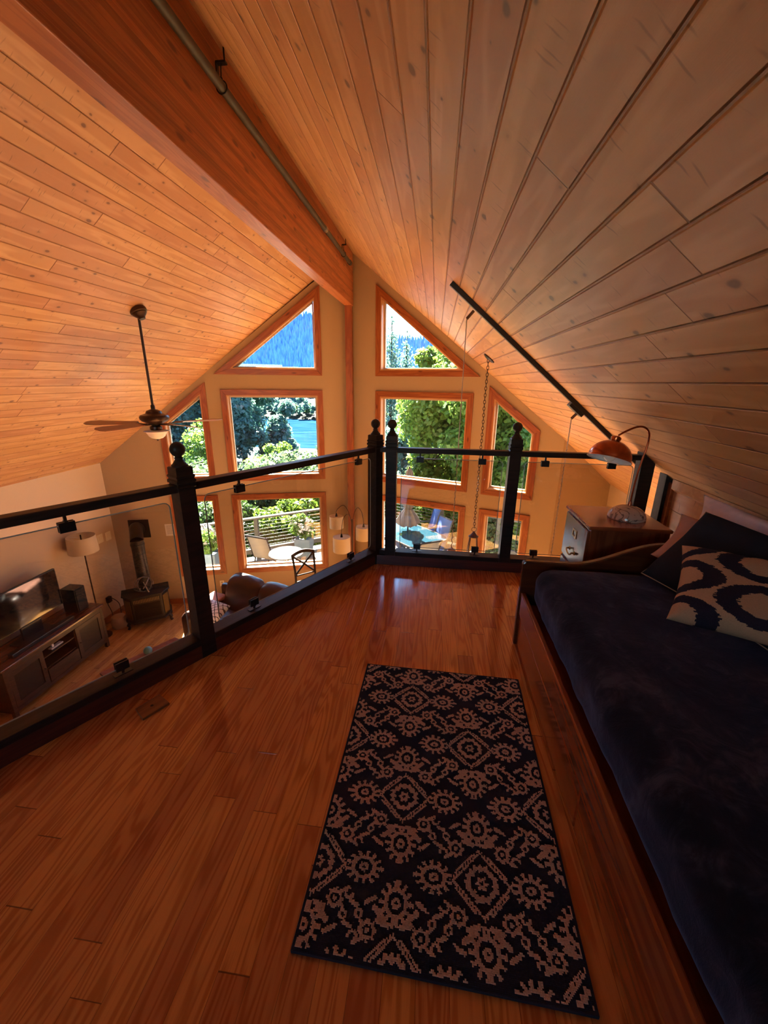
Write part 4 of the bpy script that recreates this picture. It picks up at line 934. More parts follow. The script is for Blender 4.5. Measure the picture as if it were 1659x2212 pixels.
# blue ball on low red rug near the loft edge, seen past the clamp
ct = thing('coffee_table', (-3.2, 4.0, F_), 'low red-brown table with a blue ball on it, mostly hidden by the slanted railing', 'table')
cq = [Vector((-3.58, 4.676, -2.13)), Vector((-3.02, 4.44, -2.13)), Vector((-3.50, 3.56, -2.13)), Vector((-4.06, 3.84, -2.13))]
b = B(); b.prism([q - Vector((0, 0, .03)) for q in cq], (0, 0, .03)); b.make('top', wood('red_table_wood', (.20, .06, .04), (.28, .10, .07), None, .3, 'X'), ct, bevel=.003)
cc_ = sum(cq, Vector()) / 4
for q in cq: p = q.lerp(cc_, .12); b = B(); b.box(p.x - .025, p.x + .025, p.y - .025, p.y + .025, F_ + .001, -2.161); b.make('leg', M_standw, ct)
bpos = Vector((-3.70, 4.27, -2.13 + .056)); b = B(); b.ball(bpos, .055, 14); tag(b.make('toy_ball', plain('blue_rubber', (.10, .28, .32), .4, var=.6, scale=9), None, Matrix.Translation(bpos)), 'small blue ball on the red-brown table, seen past the clamp of the left glass', 'ball')

# sofa
sd_ = Vector((.94, -.34, 0)).normalized(); SO = Vector((-3.42, 5.88, F_)); MSo = frameM(SO, sd_)   # local x along the back, local -y towards the seat
sofa = thing('leather_sofa', SO, 'brown leather sofa with its back to the lower left windows', 'sofa', rz=0)
def sr(name, c, size, r, seg=8, fn=None, par=sofa):
    b = B(); b.rbox(c, size, r, seg, fn=fn); return b.make(name, M_leather, par, MSo, local=True)
SLn = 1.75
sr('base', (SLn / 2, -.46, .18), (SLn, .86, .28), .05)
def wob(p): q = Vector(p); q += Vector((0, 0, .012 * nz((p.x * 4, p.y * 4, 1)))); return q
sr('arm', (.10, -.50, .36), (.22, .82, .50), .10, 10); sr('arm', (SLn - .10, -.50, .36), (.22, .82, .50), .10, 10)
for k in range(2):
    w = (SLn - .40) / 2; x = .20 + w * (k + .5)
    sr('seat_cushion', (x, -.56, .395), (w - .01, .62, .18), .06, 10, wob)
    def lean(p, w=w): q = Vector(p); q.y -= 0.0 - .22 * (p.z / .5); q.z += -.055 * (abs(p.x) / (w / 2)) ** 3; q.z += .010 * nz((p.x * 5, p.z * 4, 2)); return q
    sr('back_cushion', (x - .0, -.12, .66), (w + .03, .24, .62), .11, 12, lean)
sr('back_frame', (SLn / 2, -.03, .42), (SLn, .16, .66), .07, 8)
th_ = plain('rust_fur_throw', (.42, .20, .14), .95, var=.5, scale=40, bump=.6)
def fur(p): q = Vector(p); q *= 1 + .10 * nz(tuple(p), 14); return q
b = B(); b.rbox((.10, -.44, .605), (.30, .52, .07), .035, 14, fn=fur); tag(b.make('fur_throw', th_, None, MSo, local=True), 'fluffy rust coloured throw over the left arm of the brown sofa', 'throw')
def lat(a, b_):
    u, v = (a * 6) % 1, (b_ * 5) % 1; d = min(abs(u - v), abs(u + v - 1)); return 1 if d < .085 or (abs(u - .5) < .12 and abs(v - .5) < .12) else 0
M_w = plain('white_canvas', (.62, .62, .60), .9); M_k = plain('black_print', (.03, .03, .035), .9)
q0 = lambda x, y, z: MSo @ Vector((x, y, z))
pillow('throw_pillow', q0(.20, -.86, .56), q0(.66, -.86, .56), q0(.62, -.46, .68), q0(.20, -.46, .68), .09, (M_w, M_k), 'white and black lattice cushion on the left seat of the brown sofa', n=70, colfn=lat, pinch=.05)
b = B(); b.rbox((.50, -.83, .505), (.34, .20, .05), .022, 6, fn=wob); tag(b.make('sun_patch_slab', plain('sun_patch_white', (.70, .68, .62), .9), None, MSo, local=True), 'white slab standing in for a sun patch at the front edge of the brown sofa', 'blanket')  # white slab added as the bright sun patch on the seat edge
# counter chair with an X back
XC = Vector((-2.02, 6.20, F_)); xd = Vector((.75, .66, 0)).normalized(); xb = Vector((-xd.y, xd.x, 0)); MX = frameM(XC, xd)
xch = thing('counter_chair', XC, 'tall dark wooden chair with an X shaped back in front of the lower left window', 'chair')
def xt(name, pts, r=.020, n=8): b = B(); b.tube(pts, r, n); return b.make(name, M_dkwood, xch, MX, local=True)
h0 = .98; 
for s in (-1, 1): xt('rear_leg', [(s * .19, .20, .001), (s * .185, .17, .62), (s * .185, .19, .85), (s * .20, .25, 1.13)]); xt('front_leg', [(s * .20, -.20, .001), (s * .19, -.18, .60)])
b = B(); pts = smooth([(-.21, .25, 1.11), (-.07, .27, 1.15), (.07, .27, 1.15), (.21, .25, 1.11)], 5)
b.add([Vector(p) + Vector(o) for p in pts for o in ((0, -.012, -.03), (0, .012, -.03), (0, .012, .03), (0, -.012, .03))], [(4 * i + k, 4 * i + (k + 1) % 4, 4 * i + 4 + (k + 1) % 4, 4 * i + 4 + k) for i in range(len(pts) - 1) for k in range(4)] + [(0, 1, 2, 3), tuple(4 * (len(pts) - 1) + k for k in (3, 2, 1, 0))]); b.make('top_rail', M_dkwood, xch, MX, local=True)
for s in (-1, 1): xt('cross_bar', [(s * .185, .19, .76), (0, .215, .935), (-s * .185, .25, 1.09)], .017)
xt('lower_rail', [(-.185, .185, .75), (.185, .185, .75)], .014)
b = B(); b.rbox((0, -.01, .625), (.42, .40, .05), .02, 6); b.make('seat', M_dkwood, xch, MX, local=True)
for z in (.22, .34): xt('stretcher', [(-.19, -.19, z), (.19, -.19, z)], .011)
# arc lamp with three drum shades
AL = Vector((-1.40, 6.88, F_)); al = thing('floor_lamp', AL, 'bronze floor lamp with three hanging drum shades beside the knotty post', 'floor lamp')
b = B(); b.lathe(AL, [(.16, .001), (.16, .016), (.03, .03)], 28); b.make('base', M_bronze, al)
b = B(); b.tube([AL + Vector((0, 0, .02)), AL + Vector((.0, 0, 1.62))], .016, 10); b.make('pole', M_bronze, al)
for cx_, cy_, zt_, r, h, pk in ((-1.68, 6.85, -.90, .125, .225, -.70), (-1.50, 6.45, -1.135, .150, .270, -.80), (-1.14, 6.60, -.985, .135, .235, -.69)):
    top = AL + Vector((0, 0, 1.60)); c = Vector((cx_, cy_, zt_ - h)); e = Vector((cx_, cy_, zt_ - .02)); mid = top.lerp(e, .5); mid.z = pk + .0; m2 = top.lerp(e, .85); m2.z = pk - .05
    b = B(); b.tube(smooth([tuple(top - Vector((0, 0, .12))), tuple(top.lerp(mid, .35) + Vector((0, 0, .03))), tuple(mid), tuple(m2), tuple(e + Vector((0, 0, .10))), tuple(e + Vector((0, 0, .06)))]), .005, 8); a = b.make('arm', M_bronze, al)
    b = B(); b.lathe(e, [(.018, -.02), (.024, .0), (.016, .05), (.008, .075)], 16); b.make('socket', M_black, al)
    b = B(); b.lathe(c, [(r, 0), (r, h), (r - .003, h), (r - .003, 0)], 40, caps=False); s_ = b.make('lamp_shade', M_shade, al)
    b = B(); b.lathe(Vector((cx_, cy_, zt_ - .012)), [(r - .004, 0), (.02, .002), (.02, .004), (r - .004, .003)], 32, caps=False)
    b.make('shade_diffuser', plain('shade_top_diffuser', (.70, .60, .42), .8), s_, parent_world(s_))

# ------------------------------------------------------------------ deck
DZ = -2.62
dk = B().prism([(-7.4, 6.12, DZ - .12), (-7.4, 6.3, DZ - .12), (-1.02, 10.78, DZ - .12), (4.3, 8.35, DZ - .12), (4.3, 6.5, DZ - .12), (2.8, 6.5, DZ - .12), (1.9, 6.28, DZ - .12), (-1.41, 7.36, DZ - .12), (-5.3, 6.26, DZ - .12)], (0, 0, .12))
struct(dk.make('floor_deck', M_deck))
M_dwhite = plain('white_deck_paint', (.60, .60, .57), .5, var=.03)
dr_ = thing('deck_railing', (-1.02, 10.6, DZ), 'white deck railing with thin horizontal cables around the outside deck', 'railing')
P0, P1, P2 = Vector((-7.3, 6.22, 0)), Vector((-1.02, 10.62, 0)), Vector((4.25, 8.22, 0))
for a, c in ((P0, P1), (P1, P2)):
    d = (c - a).normalized(); L = (c - a).length
    z = -1.6; board('top_rail', a + Vector((0, 0, z - .02)), c + Vector((0, 0, z - .02)), .115, .04, M_dwhite, dr_, .004)
    board('bottom_rail', a + Vector((0, 0, DZ + .20)), c + Vector((0, 0, DZ + .20)), .09, .11, M_dwhite, dr_, .004)
    offs = [L * (k + .5) / 6 for k in range(6)] if a == P0 else [L * k / 4 for k in range(5)]
    if a == P0: offs = [L - .10 - 1.18 * k for k in range(7) if L - .10 - 1.18 * k > 0]
    for o_ in offs: q = a + d * o_; b = B(); b.prism([Vector((q.x, q.y, DZ + .002)) + Vector((sx * .045, sy * .045, 0)) for sx, sy in ((-1, -1), (1, -1), (1, 1), (-1, 1))], (0, 0, -1.64 - DZ)); b.make('post', M_dwhite, dr_, bevel=.003)
    for k in range(8): z = DZ + .30 + k * .084; b = B(); b.tube([a + Vector((0, 0, z)), c + Vector((0, 0, z))], .0026, 6); b.make('cable', plain('cable_steel', (.12, .12, .12), .4, .5), dr_)
# foliage ---------------------------------------------------------------
def foliage(name, blobs, n, size, mat, parent, seed, up=.35, loc=(0, 0, 0)):
    """leaf blades scattered through clumps of a crown; blobs = (centre, radius)"""
    r = np.random.default_rng(seed); w = np.array([b_[1] ** 2 for b_ in blobs]); w = w / w.sum(); idx = r.choice(len(blobs), n, p=w)
    Cc = np.array([b_[0] for b_ in blobs])[idx]; Rr = np.array([b_[1] for b_ in blobs])[idx]
    d = r.normal(size=(n, 3)); d /= np.linalg.norm(d, axis=1)[:, None]; rad = Rr * (1.18 - .75 * r.random(n) ** 1.15)
    p = Cc + d * rad[:, None] * np.array([1, 1, .85])
    nrm = d * .8 + r.normal(size=(n, 3)) * .55 + np.array([0, 0, up]); nrm /= np.linalg.norm(nrm, axis=1)[:, None]
    a = np.cross(nrm, r.normal(size=(n, 3))); a /= np.linalg.norm(a, axis=1)[:, None]; b_ = np.cross(nrm, a)
    s = (size * (.6 + .8 * r.random(n)))[:, None]
    V = np.stack([p - a * s * .55, p - b_ * s * .36 + nrm * s * .08, p + a * s * .62 - nrm * s * .12, p + b_ * s * .36 + nrm * s * .08], 1).reshape(-1, 3) - np.array(loc)
    me = bpy.data.meshes.new(name); me.vertices.add(4 * n); me.vertices.foreach_set('co', V.astype(np.float32).ravel()); me.loops.add(4 * n); me.loops.foreach_set('vertex_index', np.arange(4 * n, dtype=np.int32))
    me.polygons.add(n); me.polygons.foreach_set('loop_start', np.arange(0, 4 * n, 4, dtype=np.int32)); me.polygons.foreach_set('loop_total', np.full(n, 4, np.int32)); me.update(); me.validate()
    me.materials.append(mat); o = bpy.data.objects.new(name, me); C.objects.link(o); place(o, Matrix.Translation(loc), parent); return o
M_bark = plain('grey_brown_bark', (.06, .045, .035), .9, var=.4, scale=10, bump=.4)
G_maple = leafmat('maple_leaves', (.030, .085, .020), (.135, .25, .045), .55)
G_lime = leafmat('lime_leaves', (.045, .105, .016), (.120, .215, .035), .5)
G_pale = leafmat('pale_green_leaves', (.032, .080, .032), (.095, .155, .075), .45)
G_dark = leafmat('dark_green_leaves', (.016, .045, .022), (.060, .12, .055), .50)  # leaves of a dark green tone
G_teal = leafmat('blue_green_needles', (.028, .085, .105), (.10, .22, .20), .50)
G_mid = leafmat('mid_green_leaves', (.014, .042, .012), (.045, .095, .028), .40)
def ground_z(x, y): return -3.3 - .125 * max(0, y - 8) - .0004 * max(0, y - 8) ** 2 * .2
def clump(cx, cy, cz, rx, rz, n, seed, r0=.42):
    r = random.Random(seed); out = []
    for _ in range(n):
        a, b_, c = r.gauss(0, 1), r.gauss(0, 1), r.gauss(0, 1); l = math.sqrt(a * a + b_ * b_ + c * c); q = r.random() ** .4
        out.append(((cx + a / l * rx * q, cy + b_ / l * rx * q, cz + c / l * rz * q), r0 * rx * r.uniform(.6, 1.1)))
    return out
TREE_LIST = []
def tree(name, x, y, ztop, rx, rz, nleaf, leaf, mat, label, seed, cat='tree', group=None, ncl=14, trunk=True, r0=.42):
    gz = ground_z(x, y); t = thing(name, (x, y, gz), label, cat, group); cz = ztop - rz * 1.0
    bl = clump(x, y, cz, rx * .75, rz * .75, ncl, seed, r0); foliage('foliage', bl, nleaf, leaf, mat, t, seed, loc=(x, y, gz))
    b = B(); r = random.Random(seed); tr = max(.04, rx * .05)
    b.tube([(x, y, gz), (x + r.uniform(-.1, .1), y, (gz + cz) / 2), (x, y, cz)], [tr * 1.4, tr, tr * .6], 8)
    for c, rr in bl[:9]: b.tube([(x, y, cz - rz * .5), ((x + c[0]) / 2, (y + c[1]) / 2, (cz * 1.2 + c[2]) / 2.2), c], [tr * .5, tr * .3, tr * .12], 6)
    if trunk: b.make('branches' if cat != 'tree' else 'trunk', M_bark, t)
    return t
# hedge of shrubs along the outside of the deck railing, each one a plant
hedge = [(-7.6, 8.2), (-6.4, 9.0), (-5.3, 9.75), (-4.25, 10.45), (-3.15, 11.2), (-2.1, 11.8), (-1.1, 12.2), (.1, 11.9), (1.2, 11.3), (2.3, 10.8), (3.5, 10.3)]
for i, (x, y) in enumerate(hedge):
    tree('shrub', x, y, -1.2 + .15 * math.sin(i * 2.1), 1.0, 1.2, 5600, .095, G_lime if i not in (0, 1, 2) else G_mid, ['leafy yellow-green shrub in the hedge beyond the white deck railing', 'darker green shrub at the left end of the hedge beyond the deck railing'][i in (0, 1, 2)], 20 + i, 'shrub', 'shrubs beyond the deck railing' if i not in (0, 1, 2) else 'darker shrubs left of the deck', 16, r0=.5)
pale = [(-10.2, 15.0, -.7, 2.3), (-7.4, 15.2, -.65, 2.2), (-5.4, 14.5, -1.25, 2.0), (-3.75, 14.6, -.55, 1.9), (-8.6, 12.6, -1.6, 1.8), (-6.2, 17.2, -.9, 1.9)]
for i, (x, y, zt, r) in enumerate(pale): tree('leafy_tree', x, y, zt, r, r * 1.0, 11000, .14, G_pale, 'pale green leafy treetop just below the left windows', 50 + i, 'tree', 'pale green treetops below the left windows', 18)
tree('rounded_tree', -10.6, 26, -1.1, 2.0, 3.2, 6000, .16, G_lime, 'bright yellow-green rounded tree below the river in the left middle window', 61, ncl=18)
tree('leafy_tree', -6.6, 22.5, -1.6, 2.2, 2.4, 6000, .16, G_mid, 'mid green tree at the right edge of the left middle window', 62, ncl=18)
tree('leafy_tree', -17.5, 29, -.6, 2.8, 3.2, 6000, .20, G_lime, 'light green tree behind the fan light bowl in the far left window', 63, ncl=18)
tree('leafy_tree', -12.6, 22, -2.4, 2.4, 2.4, 6000, .16, G_mid, 'mid green treetop low in the far left window', 64, ncl=18)
for i, (x, y, zt, r) in enumerate(((-23.2, 48, 7, 5.4), (-28.5, 50, 9, 5.8), (-35, 52, 8, 6.2), (-20.2, 51, 1.4, 4.6), (-31, 42, 3, 5.5))):
    tree('dark_tree', x, y, zt, r, 8.5, 15000, .42, G_teal, 'tall dark blue-green tree standing left of the river', 70 + i, 'tree', 'tall dark trees left of the river', 26, r0=.38)
# maple filling the right-hand windows and darker growth behind it
tree('maple_tree', 1.25, 12.9, 3.9, 2.9, 3.6, 64000, .135, G_maple, 'big green maple tree filling the right-hand windows', 81, ncl=70, r0=.30)
tree('maple_tree', -.15, 13.6, 3.05, 1.35, 2.2, 16000, .13, G_maple, 'upper left boughs of the big maple against the sky', 84, ncl=26, r0=.34)
tree('maple_tree', 2.15, 9.9, .75, 1.0, 1.9, 9000, .12, G_maple, 'leafy maple branches close to the right-hand side windows', 82, ncl=18)
tree('leafy_tree', 1.75, 9.55, -1.35, .62, .9, 2600, .11, G_pale, 'light leaved bush outside the lower right corner window', 83, ncl=14)
for i, (x, y, zt, r, m) in enumerate(((-1.0, 24, 1.0, 3.0, G_teal), (4.3, 19, 3.4, 3.8, G_dark), (10.5, 20, 4.5, 4.6, G_dark), (1.2, 18.5, -.3, 2.6, G_dark), (-2.9, 30, .6, 2.8, G_teal))):
    tree('background_tree', x, y, zt, r, r * 1.15, 7000 if i < 5 else 1500, .24, m, ['grey-green tree behind the maple in the right middle window', 'tall dark tree behind the right side of the maple', 'wide dark tree at the far right behind the maple', 'dark green bush low behind the maple', 'grey-green tree between the two banks of windows', 'thin pointed tree rising into the sky in the upper right window'][i], 90 + i, ncl=20)
for k, (x, y, zt) in enumerate(((-3.5, 33, 6.2), (-2.5, 35, 5.4))):
    gz = ground_z(x, y); cn = thing('pointed_conifer', (x, y, gz), ['slim conifer top rising into the sky in the upper right window, left one', 'slim conifer top rising into the sky in the upper right window, right one'][k], 'tree')
    foliage('foliage', [((x + .12 * math.sin(i * 2.3), y, zt - .25 - i * .42), .10 + .085 * i) for i in range(16)], 5000, .16, G_teal, cn, 120 + k, loc=(x, y, gz)); b = B(); b.tube([(x, y, gz), (x, y, zt)], [.2, .02], 8); b.make('trunk', M_bark, cn)
# ground, river, far bank
n_ = 40; vs = []; fs = []; ys = [7.2, 8, 9, 10, 12, 15, 20, 30, 45, 65, 90, 120, 140, 146]
for y in ys:
    for i in range(n_ + 1): x = -1.0 * max(30, y * 1.1) + (2.0 * max(30, y * 1.1)) * i / n_; vs.append((x, y, ground_z(x, y) if y < 140 else -21.5))
for j in range(len(ys) - 1):
    for i in range(n_): a = j * (n_ + 1) + i; fs.append((a, a + 1, a + n_ + 2, a + n_ + 1))
M_grass = plain('dry_grass_slope', (.020, .045, .012), .95, var=.5, scale=2)
struct(B().add(vs, fs, True).make('floor_hillside', M_grass))
t = NT('river_water'); o_ = t.obj(); x, y, z = t.xyz(o_); wv = t.noise(t.comb(t.math('MULTIPLY', x, .05), t.math('MULTIPLY', y, .5), 0), 1, 4, .6); t.bsdf(t.mix(t.step(wv, .35, .65), (.002, .014, .034), (.010, .034, .055)), .8, 0, .0, t.bump(wv, .6, .5)); M_water = t.m
tag(B().add([(-400, 100, -20), (260, 100, -20), (260, 250, -20), (-400, 250, -20)], [(0, 1, 2, 3)]).make('river', M_water, None, Matrix.Translation((-70, 200, -20))), 'wide blue river seen through the left middle window', 'river')
fb = []; ff = []
ysf = [228, 234, 245, 270, 330, 420]
for y in ysf:
    for i in range(n_ + 1): x = -360 + 560 * i / n_; fb.append((x, y + 3 * math.sin(x * .05), {228: -20.6, 234: -18.5, 245: -17.5, 270: -15.5, 330: -14.5, 420: -15}[y]))
for j in range(len(ysf) - 1):
    for i in range(n_): a = j * (n_ + 1) + i; ff.append((a, a + 1, a + n_ + 2, a + n_ + 1))
struct(B().add(fb, ff, True).make('floor_far_bank', plain('dry_field', (.09, .10, .05), .95, var=.2, scale=.3)))
# distant wooded mountain
def ridge_e(a): return float(np.interp(a, [-1.2, -.75, -.485, -.33, -.287, -.20, -.11, .1, .6], [.16, .165, .150, .137, .134, .105, .085, .085, .12]))
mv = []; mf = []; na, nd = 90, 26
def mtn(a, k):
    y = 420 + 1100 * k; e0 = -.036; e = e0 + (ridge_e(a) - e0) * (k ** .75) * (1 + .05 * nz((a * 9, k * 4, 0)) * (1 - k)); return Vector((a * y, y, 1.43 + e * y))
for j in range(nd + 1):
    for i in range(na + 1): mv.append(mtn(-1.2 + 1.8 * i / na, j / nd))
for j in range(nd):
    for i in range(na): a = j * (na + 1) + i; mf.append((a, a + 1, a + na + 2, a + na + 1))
struct(B().add(mv, mf, True).make('floor_mountain', plain('haze_tinted_mountain', (.08, .24, .38), .95, var=.3, scale=.02)))  # distance haze painted into the slope's blue base colour
r = np.random.default_rng(5)
def cones(name, pts, hts, mat, seg=6):
    V = []; Fc = []
    ang_ = np.arange(seg) * 2 * PI / seg
    for (x, y, z), h in zip(pts, hts):
        k = len(V); w = h * .17; rot = hsh(x, y) * 6
        for q in ang_: V.append((x + w * math.cos(q + rot), y + w * math.sin(q + rot), z))
        V.append((x, y, z + h)); Fc += [(k + i, k + (i + 1) % seg, k + seg) for i in range(seg)]
    me = bpy.data.meshes.new(name); me.from_pydata(V, [], Fc); me.materials.append(mat); o = bpy.data.objects.new(name, me); C.objects.link(o); return o
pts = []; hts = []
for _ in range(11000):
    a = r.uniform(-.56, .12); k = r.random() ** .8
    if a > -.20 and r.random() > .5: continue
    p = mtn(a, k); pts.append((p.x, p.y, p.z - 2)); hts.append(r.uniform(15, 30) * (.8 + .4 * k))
G_far_haze = leafmat('haze_painted_conifers', (.045, .125, .33), (.12, .27, .56), .35, .9)  # aerial haze put into the conifers' bright blue colour
tag(cones('conifer_forest', pts, hts, G_far_haze), 'conifer forest with blue haze painted in, covering the mountain in the upper left window', 'forest', kind='stuff')
# far bank trees
for i in range(64):
    x = -135 + 2.45 * i + r.uniform(-.4, .4); y = 236 + 7.5 * (i % 3) + r.uniform(-1, 1); h = r.uniform(6.5, 10) * (1.25 if i % 3 == 0 else 1); gz = -19
    tt = foliage('bank_tree', clump(0, 0, h * .52, h * .32, h * .44, 9, 200 + i, .5), 700, 1.0, G_pale if i % 4 == 1 else G_teal, None, 300 + i); place(tt, Matrix.Translation((x, y, gz)), None)
    tag(tt, 'rounded waterside tree on the far bank of the river, pale one' if i % 4 == 1 else 'rounded blue-green waterside tree on the far bank of the river', 'tree', 'pale far bank trees' if i % 4 == 1 else 'blue-green far bank trees')
pts = [(x, y, -15.5) for x, y in zip(r.uniform(-190, 40, 420), r.uniform(275, 420, 420)) if not (-.33 < x / y < -.27 and y < 360)]; tag(cones('conifer_grove', pts, [r.uniform(7, 15) for _ in pts], leafmat('mid_conifers', (.012, .045, .055), (.030, .085, .085), .1, .9), 7), 'dark pointed conifers on the plain behind the far river bank', 'trees', kind='stuff')
# dock with piles
dc = thing('dock', (-57, 143, -20), 'low grey dock with tall piles on the river', 'dock')
b = B(); b.box(-63.5, -50, 141, 143.5, -19.9, -18.6); b.make('deck_platform', plain('weathered_dock', (.20, .24, .26), .8), dc)
for x, h in ((-55.8, 4.2), (-51.2, 5.4), (-62, 1.0), (-60.5, .8), (-59, 1.0), (-57.7, .9), (-54.6, 1.0), (-53.4, .9)): b = B(); b.tube([(x, 142.5, -20.2), (x, 142.5, -18.6 + h)], .20 if h > 2 else .09, 8); b.make('pile', plain('dark_pile', (.05, .05, .05), .9), dc)

# ------------------------------------------------------------------ deck furniture and plants
M_alu = plain('pewter_frame', (.16, .17, .20), .4, .6); M_sling = plain('tan_mesh_sling', (.14, .12, .10), .8, var=.1, scale=150); M_blue = plain('blue_sling', (.028, .065, .21), .7, var=.05); M_light = plain('pale_metal_frame', (.55, .55, .55), .4, .4)
rt = thing('round_table', (-2.86, 7.33, DZ), 'round slatted grey patio table outside the lower left window', 'table')
b = B(); b.lathe((-2.86, 7.33, -1.925), [(.31, 0), (.345, .004), (.35, .018), (.345, .028), (.31, .028)], 40); b.make('table_rim', M_light, rt)
b = B()
for k in range(9): x = -.28 + k * .07; w = math.sqrt(max(0, .325 ** 2 - x * x)); b.box(-2.86 + x - .030, -2.86 + x + .030, 7.33 - w, 7.33 + w, -1.905, -1.893)
b.make('slats', plain('grey_slats', (.30, .33, .40), .6), rt)
for k in range(4): a = k * PI / 2 + .5; b = B(); b.tube([(-2.86 + .26 * math.cos(a), 7.33 + .26 * math.sin(a), -1.925), (-2.86 + .12 * math.cos(a), 7.33 + .12 * math.sin(a), -2.3), (-2.86 + .30 * math.cos(a), 7.33 + .30 * math.sin(a), DZ + .002)], .014, 8); b.make('leg', M_light, rt)
def sling_chair(name, loc, face, mats, label, w=.50, hb=.98, arms=True, lean=.16):
    """loc: on deck under the seat; face: direction the sitter looks"""
    f = Vector((face[0], face[1], 0)).normalized(); M = frameM((loc[0], loc[1], DZ), Vector((f.y, -f.x, 0)))   # local y = face
    t = thing(name, (loc[0], loc[1], DZ), label, 'chair'); fr, sl = mats; h = w / 2
    prof = smooth([(.27, .40), (.24, .425), (0, .405), (-.20, .40), (-.25, .46), (-.25 - lean * .45, .70), (-.25 - lean, hb - .03), (-.25 - lean - .035, hb)], 4)
    for nm, pr in (('seat', [p for p in [(q.x, q.y) for q in [Vector((a, b_)) for a, b_ in [(v[0], v[1]) for v in prof]]] if p[1] < .47 and p[0] > -.26]), ('backrest', [p for p in [(v[0], v[1]) for v in prof] if p[1] > .43 and p[0] < -.2])):
        b = B(); vs = []
        for y, z in pr: vs += [(-h + .02, y, z), (h - .02, y, z)]
        b.add(vs, [(2 * i, 2 * i + 1, 2 * i + 3, 2 * i + 2) for i in range(len(pr) - 1)], True); o = b.make(nm, sl, t, M, local=True); m = o.modifiers.new('t', 'SOLIDIFY'); m.thickness = .012
    for s in (-1, 1):
        b = B(); b.tube([(s * h, v[0], v[1]) for v in prof], .014, 8); b.make('side_frame', fr, t, M, local=True)
        for y0, y1 in ((.22, .28), (-.18, -.30)): b = B(); b.tube([(s * h, y0, .41), (s * (h + .03), y1, .002)], .014, 8); b.make('leg', fr, t, M, local=True)
        if arms: b = B(); b.tube(smooth([(s * h, .24, .42), (s * (h + .03), .26, .60), (s * (h + .035), .12, .65), (s * (h + .03), -.15, .64), (s * h, -.30, .66)], 4), .016, 8); b.make('armrest', fr, t, M, local=True)
    b = B(); y, z = prof[-1][0], prof[-1][1]; b.tube([(-h, y, z), (h, y, z)], .022, 8); b.make('top_bar', fr, t, M, local=True); return t
sling_chair('patio_chair', (-3.42, 7.86), (.25, 1), (M_alu, M_sling), 'grey framed mesh chair seen from behind, left of the round patio table', .50, .98, False)
# glass dining table with folded umbrella
T0 = Vector((-.50, 8.80, 0)); gt = thing('glass_table', (T0.x, T0.y, DZ), 'rectangular blue tinted glass patio table outside the right windows', 'table')
gu = Vector((.70, -.71, 0)).normalized(); gv = Vector((gu.y, -gu.x, 0)) * -1; MG = frameM((T0.x, T0.y, DZ), gu)
def tb(name, mat, *a, bevel=.004): b = B(); b.box(*a); return b.make(name, mat, gt, MG, bevel, local=True)
b = B(); rr = .18; pts = []
for cx_, cy_, a0 in ((.85 - rr, .52 - rr, 0), (-.85 + rr, .52 - rr, 90), (-.85 + rr, -.52 + rr, 180), (.85 - rr, -.52 + rr, 270)):
    for k in range(7): a = math.radians(a0 + 15 * k); pts.append((cx_ + rr * math.cos(a), cy_ + rr * math.sin(a)))
b.prism([(x * .985, y * .98, .735) for x, y in pts], (0, 0, .010)); b.make('glass_top', plain('aqua_glass_top', (.012, .040, .060), .04, spec=1.0, var=.05), gt, MG, local=True)
b = B(); b.tube([(x, y, .738) for x, y in pts], .016, 8, closed=True); b.make('rim', M_light, gt, MG, local=True)
for sx in (-1, 1):
    for sy in (-1, 1): b = B(); b.tube([(sx * .72, sy * .40, .73), (sx * .66, sy * .36, .4), (sx * .74, sy * .42, .002)], .018, 8); b.make('leg', M_light, gt, MG, local=True)
um = thing('patio_umbrella', (-.5, 8.9, DZ), 'closed taupe umbrella standing through the glass patio table', 'umbrella')
b = B(); b.tube([(-.5, 8.9, DZ + .02), (-.5, 8.9, -.36)], .019, 10); b.make('pole', M_alu, um)
b = B(); b.lathe((-.5, 8.9, DZ), [(.24, .002), (.24, .05), (.05, .07)], 28); b.make('base', M_black, um)
vs = []; prof = [(.235, -1.70), (.225, -1.62), (.17, -1.48), (.095, -1.36), (.075, -1.33), (.095, -1.30), (.14, -1.15), (.13, -.9), (.10, -.65), (.065, -.48), (.02, -.40)]; n_s = 64
for ri, zi in prof:
    for k in range(n_s): a = 2 * PI * k / n_s; r_ = ri * (1 + .20 * math.cos(8 * a + .5 * math.sin(zi * 5))) ; vs.append((-.5 + r_ * math.cos(a), 8.9 + r_ * math.sin(a), zi + .03 * math.cos(8 * a) * (ri > .2)))
b = B(); b.add(vs, [(i * n_s + k, i * n_s + (k + 1) % n_s, (i + 1) * n_s + (k + 1) % n_s, (i + 1) * n_s + k) for i in range(len(prof) - 1) for k in range(n_s)], True); b.make('canopy', plain('taupe_canvas', (.055, .045, .042), .9, var=.1), um)
b = B(); b.tube([(-.5 + .082 * math.cos(a), 8.9 + .082 * math.sin(a), -1.33) for a in [2 * PI * k / 24 for k in range(24)]], .010, 6, closed=True); b.make('tie_strap', plain('taupe_strap', (.05, .037, .03), .9), um)
sling_chair('patio_chair', (.02, 8.74), (-.80, -.60), (M_light, M_blue), 'blue patio chair with pale arms, nearer of the two blue ones by the glass table', .50, 1.06)
sling_chair('patio_chair', (-.22, 9.64), (-.95, -.32), (M_light, M_blue), 'blue patio chair farther away, behind the nearer blue one at the glass table', .46, 1.06)
sling_chair('patio_chair', (-.16, 8.22), (-.50, .86), (M_alu, M_sling), 'tan mesh patio chair seen from behind in front of the glass table', .50, .92)
sling_chair('patio_chair', (-1.25, 8.35), (.8, .5), (M_light, M_sling), 'patio chair at the near left corner of the glass table, mostly hidden', .50, .82)
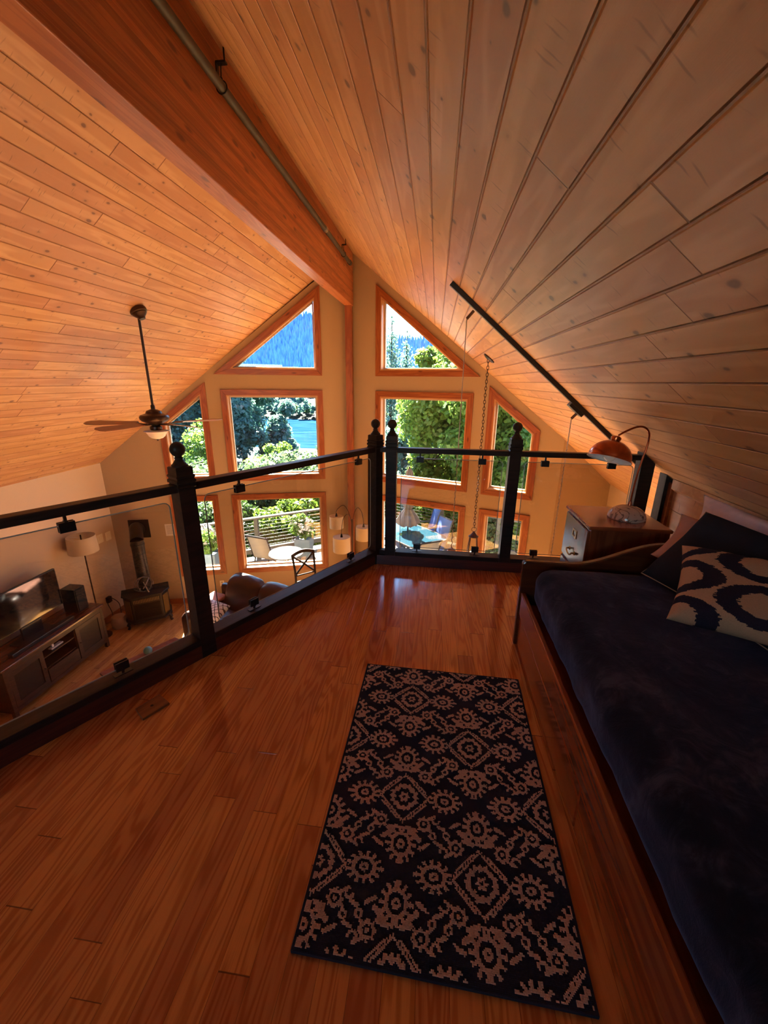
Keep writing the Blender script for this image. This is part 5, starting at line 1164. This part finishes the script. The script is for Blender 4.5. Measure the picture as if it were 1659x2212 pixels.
sc_ = thing('slatted_stool', (.52, 8.0, DZ), 'white slatted deck stool beside the nearer blue chair', 'stool')
b = B()
for k in range(5): b.box(.32, .72, 7.82 + k * .08, 7.88 + k * .08, DZ + .44, DZ + .46)
b.make('slats', M_dwhite, sc_)
for x, y in ((.35, 7.85), (.69, 7.85), (.35, 8.17), (.69, 8.17)): b = B(); b.box(x - .02, x + .02, y - .02, y + .02, DZ + .002, DZ + .438); b.make('leg', M_dwhite, sc_)
tag(B().lathe((.78, 8.75, DZ), [(.15, .002), (.17, .50), (.18, .50), (.18, .53), (.05, .56)], 24).make('litter_bin', plain('beige_bin', (.40, .37, .30), .6), None, Matrix.Translation((.78, 8.75, DZ))), 'beige round bin behind the nearer blue chair', 'bin')
def planter(x, y, label, s=.19):
    t = thing('flower_planter', (x, y, DZ), label, 'planter'); b = B(); z = DZ + .002
    b.frame([(x - s, y - s, z + .46), (x + s, y - s, z + .46), (x + s, y + s, z + .46), (x - s, y + s, z + .46)], [(x - s + .03, y - s + .03, z + .46), (x + s - .03, y - s + .03, z + .46), (x + s - .03, y + s - .03, z + .46), (x - s + .03, y + s - .03, z + .46)], (0, 0, -.06))
    k = .80; b.add([(x - s * k, y - s * k, z), (x + s * k, y - s * k, z), (x + s * k, y + s * k, z), (x - s * k, y + s * k, z), (x - s, y - s, z + .40), (x + s, y - s, z + .40), (x + s, y + s, z + .40), (x - s, y + s, z + .40)], [(3, 2, 1, 0), (4, 5, 6, 7), (0, 1, 5, 4), (1, 2, 6, 5), (2, 3, 7, 6), (3, 0, 4, 7)])
    b.make('pot', plain('blue_grey_pot', (.075, .115, .16), .7), t)
    foliage('leaves', clump(x, y, z + .72, .28, .22, 10, int(x * 10) + 99, .45), 900, .075, leafmat('fresh_leaves', (.05, .12, .02), (.12, .22, .05), .4), t, 7, loc=(x, y, DZ))
    foliage('flowers', clump(x, y, z + .78, .28, .24, 10, int(x * 7) + 44, .42), 170, .065, plain('white_petals', (.30, .30, .29), .8, var=.02), t, 9, loc=(x, y, DZ)); return t
planter(-2.98, 8.86, 'blue-grey square pot of white flowers behind the round patio table')
planter(-4.72, 7.72, 'blue-grey square pot of white flowers outside the lower far left window')
